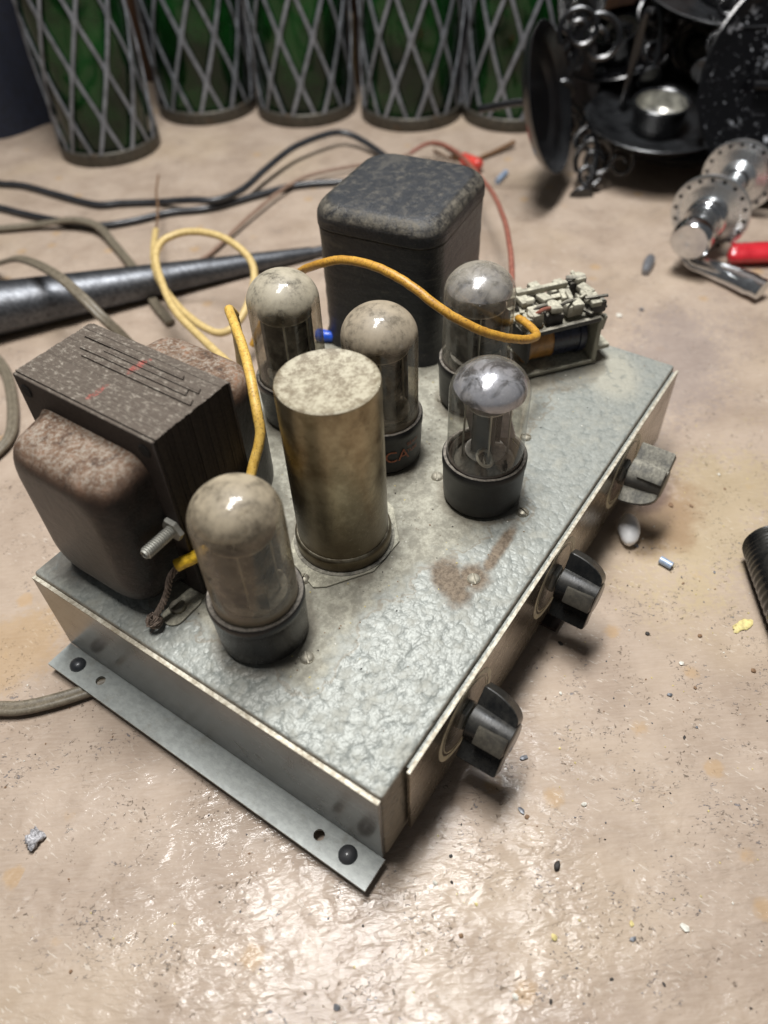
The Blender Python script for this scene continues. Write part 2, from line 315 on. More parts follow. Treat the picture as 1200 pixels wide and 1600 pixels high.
MT = {}
MT['bench'] = m_bench(); MT['hammer'] = m_hammer()
MT['bracket'] = m_steel('grey_enamelled_bracket', (0.20, 0.21, 0.198), (0.27, 0.285, 0.27), 0.20, 0.15, (1, 0.25, 1), grime=0.25, gcol=(0.17, 0.15, 0.12), bump=0.03)
MT['flange'] = m_steel('grey_enamelled_flange', (0.26, 0.275, 0.262), (0.34, 0.36, 0.34), 0.36, 0.15, (1, 0.6, 1), grime=0.35, gcol=(0.16, 0.14, 0.10), bump=0.10)
MT['wall'] = m_steel('shaded_enamel_side', (0.13, 0.132, 0.125), (0.18, 0.18, 0.17), 0.13, 0.32, (1, 0.2, 0.6), grime=0.35, gcol=(0.07, 0.055, 0.04), bump=0.03)  # same enamelled sheet as the flange, shade put into its darker colour
MT['panel'] = m_steel('bronzed_front_plate', (0.22, 0.19, 0.145), (0.36, 0.315, 0.25), 0.17, 0.8, (0.08, 1, 1), grime=0.45, gcol=(0.10, 0.075, 0.05), bump=0.02)
MT['edge'] = m_steel('worn_sheet_edge', (0.30, 0.26, 0.19), (0.62, 0.58, 0.48), 0.5, 0.3, (1, 1, 1), bump=0.08, grime=0.6, gcol=(0.2, 0.14, 0.07))
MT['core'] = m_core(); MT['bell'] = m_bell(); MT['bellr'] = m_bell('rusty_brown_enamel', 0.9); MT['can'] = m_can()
def m_pot():
    t = NT('black_potted_enamel'); u = t.up(); n = t.noise(0.2, 6, 0.78); n2 = t.noise(0.9, 4, 0.7); n3 = t.noise(1.4, 2, 0.5)
    edge = t.math('MULTIPLY', t.ss(u, 0.1, 0.45), t.ss(u, 1.0, 0.86, 0.10, 1.0))
    flat = t.math('MULTIPLY', t.ss(u, 0.93, 0.99), t.math('MULTIPLY', t.ss(n, 0.42, 0.80), 0.6))
    f = t.math('MAXIMUM', t.math('MULTIPLY', edge, t.ss(t.math('ADD', n, t.math('MULTIPLY', n2, 0.3)), 0.42, 0.95)), flat)
    zz = t.sep(t.mm)[2]; fold = t.noise(0.09, 4, 0.6, vec=t.map(scale=(0.35, 0.35, 2.2)), dist=0.6)
    side = t.math('MAXIMUM', t.math('MULTIPLY', t.ss(n, 0.55, 0.75), 0.22), t.math('MULTIPLY', t.ss(t.math('ABSOLUTE', t.math('SUBTRACT', zz, 62.9)), 0.1, 0.7, 0.7, 0.0), t.ss(n2, 0.35, 0.6)))
    side = t.math('MAXIMUM', side, t.math('MULTIPLY', t.ss(fold, 0.60, 0.68), 0.25)); f = t.math('MAXIMUM', f, side)
    f = t.math('MAXIMUM', f, t.math('MULTIPLY', t.ss(n3, 0.68, 0.72), 0.35))
    c = t.mix(t.ss(n2, 0.3, 0.7), (0.006, 0.007, 0.009), (0.017, 0.018, 0.021))
    c = t.mix(t.math('MULTIPLY', t.ss(u, 0.93, 0.99), 0.5), c, (0.045, 0.05, 0.058))
    c = t.mix(f, c, (0.165, 0.145, 0.11))
    return t.done(t.bsdf(c, t.math('MULTIPLY_ADD', f, 0.5, 0.34, clamp=True), 0, t.bump(t.math('ADD', t.math('ADD', n, t.math('MULTIPLY', fold, 1.3)), t.math('MULTIPLY', n2, 0.4)), 0.5), 0, 0.1, 0.4))
MT['pot'] = m_pot()
MT['bakelite'] = dusty('black_bakelite', (0.008, 0.008, 0.009), (0.22, 0.20, 0.165), 0.26, 0, 0.7, speck=0.14, bump=0.03, top=0.3, coat=0.0, spec=0.32)
MT['bakdull'] = dusty('dull_black_bakelite', (0.009, 0.0085, 0.0085), (0.24, 0.21, 0.17), 0.42, 0, 0.8, speck=0.16, bump=0.05, top=0.4, spec=0.3)
MT['knob'] = dusty('glossy_black_knob_plastic', (0.006, 0.0065, 0.007), (0.12, 0.11, 0.09), 0.20, 0, 0.30, speck=0.18, bump=0.03, top=0.35, coat=0.0, spec=0.36)
MT['knobd'] = dusty('dust_covered_knob_plastic', (0.035, 0.035, 0.033), (0.36, 0.34, 0.28), 0.45, 0, 0.85, speck=0.3, bump=0.05, top=0.1)
MT['patch'] = dusty('dirty_pointer_patch', (0.02, 0.018, 0.015), (0.13, 0.115, 0.085), 0.5, 0, 0.5, speck=0.6, bump=0.06, top=-0.2)
MT['rim'] = plain('dusty_bakelite_rim', (0.17, 0.15, 0.125), 0.8, 0, 0.08, 0.8, 0.45)
MT['screw'] = dusty('dull_plated_screw', (0.30, 0.275, 0.22), (0.42, 0.39, 0.31), 0.32, 0.8, 0.55, speck=0.2, bump=0.04)
MT['zinc'] = dusty('dull_zinc', (0.33, 0.325, 0.29), (0.50, 0.49, 0.44), 0.45, 0.55, 0.6, speck=0.3, bump=0.05)
MT['lugdust'] = dusty('dust_caked_metal', (0.22, 0.205, 0.16), (0.60, 0.57, 0.45), 0.7, 0.1, 0.95, speck=0.4, bump=0.22, top=-0.1)
MT['lugdark'] = dusty('dark_phenolic', (0.022, 0.02, 0.018), (0.46, 0.43, 0.35), 0.6, 0, 0.85, speck=0.3, bump=0.1, top=0.2)
MT['bluehd'] = dusty('dark_blued_rivet', (0.03, 0.035, 0.042), (0.12, 0.11, 0.10), 0.3, 0.3, 0.4, speck=0.25, bump=0.04, coat=0.3)
MT['rubber'] = plain('brown_black_rubber', (0.022, 0.012, 0.009), 0.8, 0, 0.1)
MT['black'] = plain('flat_black', (0.006, 0.006, 0.006), 0.9)
MT['ring'] = plain('cream_dial_print', (0.46, 0.42, 0.30), 0.45, 0.0, 0.02, 0.3, 0.35)
MT['skirt'] = plain('brown_inner_skirt', (0.045, 0.03, 0.022), 0.5, 0, 0.04)
MT['plate'] = plain('carbonised_tube_plate', (0.030, 0.028, 0.028), 0.5, 0.3, 0.04)
MT['pinkpl'] = plain('pale_shield_plate', (0.55, 0.49, 0.48), 0.5, 0.1, 0.05, 0.2, 0.3)
MT['mica'] = plain('mica_disc', (0.50, 0.47, 0.42), 0.35, 0.2, 0.03)
MT['getter'] = m_getter('silver_getter_flash'); MT['getterd'] = m_getter('tarnished_getter_flash', (0.12, 0.10, 0.085), (0.50, 0.47, 0.43), 0.35)
MT['orange'] = plain('worn_orange_print', (0.30, 0.085, 0.035), 0.6, 0, 0, 1.2, 0.5)
MT['faint'] = plain('faded_brown_print', (0.055, 0.033, 0.022), 0.6, 0, 0, 1.2, 0.5)
def m_wire(name, c0, c1, dirt, amt=0.6, rough=0.5, sc_=0.35):
    t = NT(name); n = t.noise(sc_, 5, 0.7); n2 = t.noise(1.5, 3, 0.6)
    c = t.mix(t.ss(n, 0.3, 0.7), c0, c1); c = t.mix(t.math('MULTIPLY', t.ss(n2, 0.52, 0.68), amt), c, dirt)
    return t.done(t.bsdf(c, rough, 0, t.bump(n2, 0.08), 0.1, 0.3))
MT['yellow'] = m_wire('grimy_yellow_insulation', (0.50, 0.30, 0.05), (0.68, 0.45, 0.11), (0.17, 0.085, 0.03), 0.8)
MT['yellow2'] = m_wire('amber_yellow_insulation', (0.40, 0.19, 0.025), (0.58, 0.32, 0.04), (0.13, 0.055, 0.02), 0.8)
MT['cream'] = m_wire('faded_cream_insulation', (0.50, 0.36, 0.14), (0.66, 0.50, 0.22), (0.28, 0.17, 0.06), 0.5)
MT['bareyel'] = plain('clean_yellow_sleeve', (0.80, 0.50, 0.03), 0.4, 0, 0.02)
MT['fray'] = plain('dirty_copper_strands', (0.19, 0.145, 0.115), 0.6, 0.3, 0.1, 1.0, 0.5)
MT['cable'] = plain('black_rubber_cable', (0.020, 0.022, 0.026), 0.38, 0, 0.02, 0.3, 0.4, coat=0.2)
MT['cord'] = m_wire('brown_rubber_cord', (0.105, 0.087, 0.060), (0.19, 0.16, 0.115), (0.35, 0.31, 0.22), 0.3, 0.5)
MT['redw'] = m_wire('faded_red_wire', (0.20, 0.06, 0.04), (0.33, 0.13, 0.09), (0.16, 0.10, 0.07), 0.5)
MT['browire'] = m_wire('red_brown_wire', (0.20, 0.12, 0.085), (0.32, 0.22, 0.16), (0.12, 0.08, 0.05), 0.5)
MT['clipred'] = plain('red_vinyl', (0.55, 0.05, 0.035), 0.35, 0, 0.02, 0.2, 0.3, coat=0.3)
MT['rust'] = plain('rusty_wire', (0.20, 0.115, 0.06), 0.7, 0.4, 0.1, 0.9, 0.5)
MT['pipe'] = m_steel('drawn_grey_metal', (0.06, 0.062, 0.068), (0.145, 0.15, 0.16), 0.34, 0.85, (1, 0.05, 1), (0, 0, R(-55.3)), 0.05, 0.3, (0.07, 0.065, 0.06))
MT['alu'] = m_steel('cast_aluminium', (0.55, 0.57, 0.58), (0.74, 0.76, 0.77), 0.18, 0.95, (1, 1, 1), grime=0.2)
MT['chrome'] = plain('chrome', (0.65, 0.66, 0.67), 0.14, 1.0, 0, 0.2, 0.1)
MT['sconce'] = dusty('black_sconce_paint', (0.003, 0.003, 0.0035), (0.20, 0.21, 0.22), 0.17, 0, 0.12, speck=0.08, bump=0.16, spec=0.5, top=0.3, coat=0.5, nscale=0.05)
MT['cupin'] = plain('pale_cup_lining', (0.42, 0.41, 0.37), 0.3, 0.6, 0.05, 0.1, 0.5)
MT['mesh'] = plain('grey_expanded_metal', (0.22, 0.23, 0.25), 0.5, 0.4, 0.05, 0.1, 0.3)
MT['tin'] = m_steel('tarnished_tin_band', (0.05, 0.048, 0.04), (0.12, 0.11, 0.09), 0.45, 0.6, (1, 1, 0.3), grime=0.5, gcol=(0.13, 0.07, 0.03))
MT['green'] = m_greenglass()
MT['ring'] = plain('cream_dial_print', (0.62, 0.57, 0.42), 0.45, 0.0, 0.02, 0.3, 0.25)
def m_chip():
    t = NT('chipped_black_paint'); n = t.noise(0.06, 6, 0.75); n2 = t.noise(0.02, 3, 0.5); n3 = t.noise(0.5, 3, 0.6, vec=t.map(scale=(1, 0.15, 1), rot=(0.4, 0.2, 0.6)))
    f = t.math('MULTIPLY', t.ss(n, 0.585, 0.61), t.ss(n2, 0.50, 0.58)); f = t.math('MAXIMUM', f, t.math('MULTIPLY', t.ss(n3, 0.66, 0.69), 0.5))
    c = t.mix(f, (0.003, 0.003, 0.0035), (0.30, 0.31, 0.33))
    return t.done(t.bsdf(c, t.math('ADD', 0.18, t.math('MULTIPLY', f, 0.5)), 0, t.bump(n, 0.15), 0, 0.1, 0.4))
MT['chipped'] = m_chip()
def m_wood():
    t = NT('stained_wall_board'); n = t.noise(0.05, 5, 0.65, vec=t.map(scale=(1, 1, 0.08))); n2 = t.noise(0.012, 3, 0.5)
    c = t.mix(t.ss(n, 0.3, 0.7), (0.03, 0.013, 0.006), (0.085, 0.04, 0.018)); c = t.mix(t.ss(n2, 0.5, 0.7), c, (0.03, 0.014, 0.008))
    return t.done(t.bsdf(c, 0.6, 0, t.bump(n, 0.5)))
MT['wood'] = m_wood()
MT['lath'] = plain('raw_pine_lath', (0.42, 0.30, 0.16), 0.7, 0, 0.1, 0.05, 0.3)
MT['navy'] = plain('navy_canvas', (0.006, 0.008, 0.018), 0.85, 0, 0.3, 0.3, 0.5)
MT['white'] = plain('white_pebble', (0.86, 0.86, 0.86), 0.5, 0, 0.05, 0.1, 0.05)
MT['blue'] = plain('blue_plastic', (0.02, 0.10, 0.62), 0.3, 0, 0, 0.3, 0.2)
MT['bluep'] = plain('pale_blue_tube', (0.30, 0.38, 0.50), 0.3, 0.1, 0, 0.3, 0.2)
MT['redpl'] = plain('red_enamel_handle', (0.50, 0.018, 0.028), 0.28, 0, 0, 0.1, 0.15, coat=0.4)
MT['copper'] = plain('amber_coil_tape', (0.34, 0.16, 0.035), 0.35, 0, 0.04, 0.3, 0.3, coat=0.3)
MT['coilblue'] = plain('blue_black_coil', (0.012, 0.015, 0.03), 0.3, 0, 0.05, 0.6, 0.5)
MT['crumbw'] = plain('white_crumb', (0.70, 0.68, 0.60), 0.6); MT['crumby'] = plain('pale_yellow_crumb', (0.62, 0.52, 0.22), 0.6)
MT['lint'] = plain('grey_lint', (0.42, 0.41, 0.42), 0.7, 0.1, 0.3, 1.2, 0.6)
MT['crumbd'] = plain('dark_crumb', (0.035, 0.03, 0.026), 0.7); MT['crumbg'] = plain('grey_metal_crumb', (0.25, 0.26, 0.28), 0.4, 0.6)
MT['crumbb'] = plain('brown_crumb', (0.22, 0.13, 0.07), 0.7)

# ------------------------------------------------------------------ mesh helpers (mm)
class MB:
    def __init__(s): s.v = []; s.f = []; s.mi = []; s.cur = 0
    def add(s, vs, fs, mtx=None):
        b = len(s.v)
        for p in vs:
            p = Vector(p)
            s.v.append(mtx @ p if mtx else p)
        for f in fs: s.f.append([i+b for i in f]); s.mi.append(s.cur)
        return s
    def box(s, x0, x1, y0, y1, z0, z1, bev=0.0, seg=2, mtx=None):
        if bev <= 0:
            vs = [(x, y, z) for z in (z0, z1) for y in (y0, y1) for x in (x0, x1)]
            fs = [(0, 2, 3, 1), (4, 5, 7, 6), (0, 1, 5, 4), (2, 6, 7, 3), (0, 4, 6, 2), (1, 3, 7, 5)]
            return s.add(vs, fs, mtx)
        bm = bmesh.new(); bmesh.ops.create_cube(bm, size=1)
        for v in bm.verts: v.co = Vector(((x0+x1)/2+v.co.x*(x1-x0), (y0+y1)/2+v.co.y*(y1-y0), (z0+z1)/2+v.co.z*(z1-z0)))
        bmesh.ops.bevel(bm, geom=bm.edges[:], offset=bev, segments=seg, affect='EDGES', profile=0.5)
        bm.verts.index_update()
        s.add([v.co.copy() for v in bm.verts], [[v.index for v in f.verts] for f in bm.faces], mtx); bm.free(); return s
    def lathe(s, prof, seg=48, mtx=None, wob=None, a0=0, a1=2*PI):
        full = abs(a1-a0-2*PI) < 1e-6; n = seg if full else seg+1
        vs = []; fs = []; idx = []
        for k, (r, z) in enumerate(prof):
            if r < 1e-6: idx.append([len(vs)]*n); vs.append((0, 0, z))
            else:
                row = []
                for i in range(n):
                    a = a0+(a1-a0)*i/seg; rr, zz = (r, z) if not wob else wob(r, z, a, k)
                    row.append(len(vs)); vs.append((rr*math.cos(a), rr*math.sin(a), zz))
                idx.append(row)
        for k in range(len(prof)-1):
            A, B = idx[k], idx[k+1]
            for i in range(seg):
                j = (i+1) % n
                q = [A[i], A[j], B[j], B[i]]; u = []
                for x in q:
                    if x not in u: u.append(x)
                if len(u) > 2: fs.append(u)
        return s.add(vs, fs, mtx)
    def tube(s, pts, r, seg=8, cap=True, rot=None, smooth=0, prof=None):
        P = [Vector(p) for p in pts]
        if smooth:
            P = spline(P, smooth)
            if max(p.z for p in P) > 4: P = kink(P, 0.09, len(P))
        n = len(P); rad = r if callable(r) else (lambda q: r)
        T = [(P[min(i+1, n-1)]-P[max(i-1, 0)]).normalized() for i in range(n)]
        up = Vector((0, 0, 1)) if abs(T[0].z) < 0.9 else Vector((1, 0, 0))
        u = (up-T[0]*up.dot(T[0])).normalized(); vs = []; fs = []
        for i in range(n):
            u = (u-T[i]*u.dot(T[i])); u.normalize(); w_ = T[i].cross(u); rr = rad(i/(n-1))
            for k in range(seg):
                a = 2*PI*k/seg
                if prof: x, y = prof(a); vs.append(P[i]+u*y*rr+w_*x*rr)
                else: vs.append(P[i]+(u*math.sin(a)+w_*math.cos(a))*rr)
        for i in range(n-1):
            for k in range(seg): fs.append((i*seg+k, i*seg+(k+1) % seg, (i+1)*seg+(k+1) % seg, (i+1)*seg+k))
        if cap: fs.append(tuple(reversed(range(seg)))); fs.append(tuple((n-1)*seg+k for k in range(seg)))
        return s.add(vs, fs)
    def prism(s, poly, h0, h1, mtx=None, bev=0.0, seg=2):
        """polygon in XY extruded along Z"""
        bm = bmesh.new(); vs = [bm.verts.new((x, y, h0)) for x, y in poly]; f = bm.faces.new(vs)
        r_ = bmesh.ops.extrude_face_region(bm, geom=[f]); 
        for v in r_['geom']:
            if isinstance(v, bmesh.types.BMVert): v.co.z = h1
        bmesh.ops.recalc_face_normals(bm, faces=bm.faces[:])
        if bev:
            ed = [e for e in bm.edges if len(e.link_faces) == 2 and e.calc_face_angle(0) > R(25)]
            bmesh.ops.bevel(bm, geom=ed, offset=bev, segments=seg, affect='EDGES', profile=0.5, clamp_overlap=True)
        bm.verts.index_update()
        s.add([v.co.copy() for v in bm.verts], [[v.index for v in f.verts] for f in bm.faces], mtx); bm.free(); return s
    def build(s, name, mat, parent=None, loc=None, sharp=38, recalc=True):
        me = bpy.data.meshes.new(name); me.from_pydata([p*S for p in s.v], [], s.f)
        mats = mat if isinstance(mat, (list, tuple)) else [mat]
        for m_ in mats: me.materials.append(MT[m_] if isinstance(m_, str) else m_)
        for p, i in zip(me.polygons, s.mi): p.material_index = i; p.use_smooth = True
        if recalc:
            bm = bmesh.new(); bm.from_mesh(me); bmesh.ops.recalc_face_normals(bm, faces=bm.faces[:]); bm.to_mesh(me); bm.free()
        me.validate(); me.set_sharp_from_angle(angle=R(sharp))
        o = bpy.data.objects.new(name, me); COL.objects.link(o)
        if parent: o.parent = parent
        if loc: o.location = Vector(loc)*S
        return o

def kink(P, amp_, seed):
    r_ = random.Random(seed)
    return [p+Vector((r_.uniform(-1, 1), r_.uniform(-1, 1), r_.uniform(-1, 1)))*amp_ for p in P]
def spline(P, k):
    """Catmull-Rom through the points"""
    out = []; n = len(P)
    for i in range(n-1):
        p0 = P[max(i-1, 0)]; p1 = P[i]; p2 = P[i+1]; p3 = P[min(i+2, n-1)]
        for j in range(k):
            t = j/k; out.append(0.5*((2*p1)+(-p0+p2)*t+(2*p0-5*p1+4*p2-p3)*t*t+(-p0+3*p1-3*p2+p3)*t*t*t))
    out.append(P[-1]); return out
def tr(x=0, y=0, z=0, rx=0, ry=0, rz=0, sc_=1):
    return Matrix.Translation((x, y, z)) @ Matrix.Rotation(rz, 4, 'Z') @ Matrix.Rotation(ry, 4, 'Y') @ Matrix.Rotation(rx, 4, 'X') @ Matrix.Scale(sc_, 4)
def toward(loc, d, roll=0):
    """matrix whose +Z looks along d"""
    return Matrix.Translation(loc) @ Vector(d).to_track_quat('Z', 'Y').to_matrix().to_4x4() @ Matrix.Rotation(roll, 4, 'Z')
def tag(o, label=None, cat=None, group=None, kind=None):
    if label: o['label'] = label
    if cat: o['category'] = cat
    if group: o['group'] = group
    if kind: o['kind'] = kind
    return o
def thing(name, loc, label, cat, group=None):
    o = bpy.data.objects.new(name, None); o.empty_display_size = 0.02; COL.objects.link(o)
    o.location = Vector(loc)*S; return tag(o, label, cat, group)
def part(name, parent, loc=(0, 0, 0), label=None):
    """an Empty that is itself a part and carries sub-parts"""
    o = bpy.data.objects.new(name, None); o.empty_display_size = 0.01; COL.objects.link(o); o.parent = parent
    o.location = Vector(loc)*S
    if label: o['label'] = label
    return o
def rrect(sx, sy, r, n=6, cx=0, cy=0):
    P = []
    for k, (qx, qy) in enumerate([(1, 1), (-1, 1), (-1, -1), (1, -1)]):
        for i in range(n+1):
            a = k*PI/2+i/n*PI/2; P.append((cx+qx*(sx/2-r)+r*math.cos(a), cy+qy*(sy/2-r)+r*math.sin(a)))
    return P
def stackrr(mb, rows, mtx=None, n=6, capb=True, capt=True):
    """rows of (sx, sy, r, z, cx, cy): a shape lofted through rounded rectangles"""
    vs = []; fs = []; m_ = 4*(n+1)
    for sx, sy, r, z, cx, cy in rows:
        for x, y in rrect(sx, sy, r, n, cx, cy): vs.append((x, y, z))
    for i in range(len(rows)-1):
        for k in range(m_): fs.append((i*m_+k, i*m_+(k+1) % m_, (i+1)*m_+(k+1) % m_, (i+1)*m_+k))
    if capb: fs.append(tuple(reversed(range(m_))))
    if capt: fs.append(tuple((len(rows)-1)*m_+k for k in range(m_)))
    mb.add(vs, fs, mtx)
def text_mesh(txt, size, bend=None, mtx=None):
    cu = bpy.data.curves.new('t', 'FONT'); cu.body = txt; cu.size = size; cu.align_x = 'CENTER'; cu.align_y = 'CENTER'
    o = bpy.data.objects.new('t', cu); COL.objects.link(o); bpy.context.view_layer.update()
    me = o.evaluated_get(bpy.context.evaluated_depsgraph_get()).to_mesh()
    vs = [v.co.copy() for v in me.vertices]; fs = [list(p.vertices) for p in me.polygons]
    bpy.data.objects.remove(o); bpy.data.curves.remove(cu)
    return vs, fs

# ------------------------------------------------------------------ the setting
mb = MB(); mb.add([(-700, -900, 0), (1600, -900, 0), (1600, 1500, 0), (-700, 1500, 0)], [(0, 1, 2, 3)])
tag(mb.build('workbench_top', 'bench', recalc=False), kind='structure')
# wall behind the bottles: plane with normal (0.9, 0.44)
WN = Vector((0.898, 0.440, 0)); WT = Vector((-0.440, 0.898, 0)); WO = WN*768
wm = Matrix.Translation(WO) @ Matrix(((WT.x, WN.x, 0), (WT.y, WN.y, 0), (0, 0, 1))).to_4x4()
back = MB(); back.box(-900, 900, 24, 44, -2, 900, mtx=wm)
bw = tag(back.build('back_wall', 'wood'), kind='structure')
for i, (a, b) in enumerate([(-760, -610), (-606, -462), (-458, -318), (-314, -190), (-186, -30), (-26, 104), (108, 230), (234, 380), (384, 520), (524, 700)]):
    q = MB(); q.box(a, b, 4+2*(i % 2), 23.5, 0.5, 880, 1.2, 1, mtx=wm); q.build('board', 'wood', bw)

# ------------------------------------------------------------------ the amplifier
H = 54.3
amp = thing('tube_amplifier', (0, 0, 0), 'old grey hammered metal amplifier chassis with three black knobs, two transformers and a metal can', 'amplifier')
ch = MB(); ch.box(0, 258, 0, 165.5, 5, H, 1.3, 3); ch.build('chassis', 'hammer', amp)
br = MB()
br.cur = 2; br.box(-1.7, -0.15, 0.3, 165.2, 6.4, 52.4, 0.25, 1)
br.cur = 1; br.box(-1.72, -0.12, 0.4, 165.1, 52.3, 52.75)
br.cur = 0
# flange with two round holes, cut as a polygon grid round each hole
def holed_strip(mb, x0, x1, y0, y1, z0, z1, holes, n=20):
    ys = [y0]; 
    for (hx, hy, r) in sorted(holes, key=lambda h: h[1]):
        a, b = hy-r*1.9, hy+r*1.9
        for z, flip in ((z1, False), (z0, True)):
            mb.add([(x0, ys[-1], z), (x1, ys[-1], z), (x1, a, z), (x0, a, z)], [(0, 1, 2, 3)] if not flip else [(3, 2, 1, 0)])
            ring = [(hx+r*math.cos(2*PI*i/n), hy+r*math.sin(2*PI*i/n)) for i in range(n)]; outer = []
            for i in range(n):
                c_, s_ = math.cos(2*PI*i/n), math.sin(2*PI*i/n)
                tx = ((x1-hx)/c_ if c_ > 1e-6 else (x0-hx)/c_ if c_ < -1e-6 else 1e9); ty = ((b-hy)/s_ if s_ > 1e-6 else (a-hy)/s_ if s_ < -1e-6 else 1e9)
                k = min(tx, ty); outer.append((hx+c_*k, hy+s_*k))
            vs = [(x, y, z) for x, y in ring]+[(x, y, z) for x, y in outer]; fs = [(i, (i+1) % n, n+(i+1) % n, n+i) for i in range(n)]
            cs = []
            for (cx, cy) in ((x0, a), (x1, a), (x1, b), (x0, b)):
                j = [i for i in range(n) if (outer[i][0] != 0)]
                # corner fan between the two outer points nearest to the corner
                d = sorted(range(n), key=lambda i: (outer[i][0]-cx)**2+(outer[i][1]-cy)**2)[:2]; vs.append((cx, cy, z)); fs.append((n+d[0], n+d[1], len(vs)-1))
            mb.add(vs, fs)
        mb.add([(hx+r*math.cos(2*PI*i/n), hy+r*math.sin(2*PI*i/n), z) for z in (z0, z1) for i in range(n)], [(i, (i+1) % n, n+(i+1) % n, n+i) for i in range(n)])
        ys.append(b)
    for z in (z0, z1): mb.add([(x0, ys[-1], z), (x1, ys[-1], z), (x1, y1, z), (x0, y1, z)], [(0, 1, 2, 3)])
    mb.add([(x0, y0, z0), (x1, y0, z0), (x1, y0, z1), (x0, y0, z1)], [(0, 1, 2, 3)]); mb.add([(x0, y1, z0), (x1, y1, z0), (x1, y1, z1), (x0, y1, z1)], [(0, 1, 2, 3)])
    mb.add([(x0, y0, z0), (x0, y1, z0), (x0, y1, z1), (x0, y0, z1)], [(0, 1, 2, 3)]); mb.add([(x1, y0, z0), (x1, y1, z0), (x1, y1, z1), (x1, y0, z1)], [(0, 1, 2, 3)])
holed_strip(br, -14.2, -1.75, -0.6, 165.2, 5.0, 6.4, [(-7.7, 24.0, 2.1), (-7.5, 139.6, 2.1)])
bro = br.build('side_bracket', ['flange', 'edge', 'wall'], amp, sharp=30)
for y in (11.3, 153.6):
    q = MB(); q.lathe([(0, 9.0), (1.2, 8.9), (2.4, 8.4), (3.2, 7.5), (3.5, 6.6), (3.5, 6.45), (0, 6.45)], 28, tr(-7.6, y, 0)); q.build('rivet', 'bluehd', amp)
for x, y in ((-7.6, 11.3), (-7.6, 153.6), (42, 8), (131, 8), (236, 10), (40, 150), (232, 150)):
    q = MB(); q.lathe([(0, 0.2), (5.2, 0.2), (5.6, 0.8), (5.0, 4.9), (0, 4.9)], 24, tr(x, y, 0)); q.build('rubber_foot', 'rubber', amp)
# brown tab under the middle knob
q = MB(); q.box(119, 129, -9, 3, 3.0, 4.6, 0.2, 1); q.build('cardboard_tab', 'rubber', amp)
# front plate, standing proud of the chassis
fp = MB(); fp.box(12, 257.0, -2.6, -1.3, 8.0, 52.5, 0.2, 1); fp.cur = 1; fp.box(12.05, 256.9, -2.55, -1.35, 52.4, 52.7)
fpo = fp.build('front_plate', ['panel', 'edge'], amp)
q = MB(); q.box(14, 256, -1.25, -0.05, 10, 51.6); q.build('spacer', 'hammer', amp)
def knob(cx, cz, ang, mat, prev=None, label=None):
    if prev is None:
        k = part('knob', amp)
        # local frame: Z = outwards from the panel, X = bar direction (towards the round wing)
        b = MB()
        n = 14; wing = [(17.0*math.cos(a)-0.0, 21.5*math.sin(a)) for a in [PI/2*i/n for i in range(n+1)]]
        poly = [(-16.0, 0.8), (9, 0.8), (15.8, 0.8)]+[(7.8+8.0*math.cos(PI/2*i/n), 0.8+20.2*math.sin(PI/2*i/n)) for i in range(1, n+1)]+[(-15.2, 21.0), (-16.0, 20.2)]
        b.prism([(x, y) for x, y in poly], -3.8, 3.8, tr(rx=PI/2), 0.35, 1)
        b.build('bar', mat, k)
        h = MB(); h.lathe([(0, 21.6), (7.0, 21.6), (7.4, 21.3), (8.0, 14), (8.5, 5), (8.7, 1.2), (8.4, 0.8), (0, 0.8)], 40); h.build('hub', mat, k)
        p = MB()
        for s_ in (-1, 1): p.box(-5.6, 2.2, 6.4*s_-3.0, 6.4*s_+3.0, 6.5, 21.0, 0.6, 2)
        p.build('indicator_block', 'patch' if mat == 'knob' else mat, k)
        s2 = MB(); s2.lathe([(0, 0.9), (4.2, 0.9), (4.2, -0.2), (0, -0.2)], 20); s2.build('shaft', 'zinc', k)
        if label: k['label'] = label
    else:
        k = prev.copy(); COL.objects.link(k); k.parent = amp
        for c_ in prev.children:
            d = c_.copy(); d.data = c_.data.copy(); COL.objects.link(d); d.parent = k
            for i, m_ in enumerate(d.data.materials): d.data.materials[i] = MT['knobd'] if mat == 'knobd' else m_
        if label: k['label'] = label
    # panel normal is -Y: X local -> (cos,0,sin)
    X = Vector((math.cos(ang), 0, math.sin(ang))); Z = Vector((0, -1, 0)); Y = Z.cross(X)
    m_ = Matrix((X, Y, Z)).transposed().to_4x4() @ Matrix.Diagonal((0.90, 0.90, 0.78, 1)); m_.translation = Vector((cx, -5.0, cz))*S
    k.matrix_local = m_; return k
KZ = 33.5
k1 = knob(49, KZ, R(48), 'knob')
k2 = knob(122.5, KZ, R(58), 'knob', k1, 'knob with a bare glossy hub')
k3 = knob(196.5, KZ+1.5, R(222), 'knobd', k1, 'grey knob caked in dust with its round wing turned down')
for cx in (49, 122.5, 196.5):
    q = MB(); m_ = tr(cx, -2.65, KZ, rx=PI/2)
    for r0, r1 in ((15.0, 15.6), (16.6, 18.8)): q.lathe([(r0, 0), (r0, 0.06), (r1, 0.06), (r1, 0)], 64, m_)
    q.build('dial_ring', 'ring', amp)
    q = MB(); q.lathe([(0, 1.6), (5.6, 1.6), (6.4, 0.9), (6.4, 0)], 6, m_); q.build('shaft_nut', 'zinc', amp)
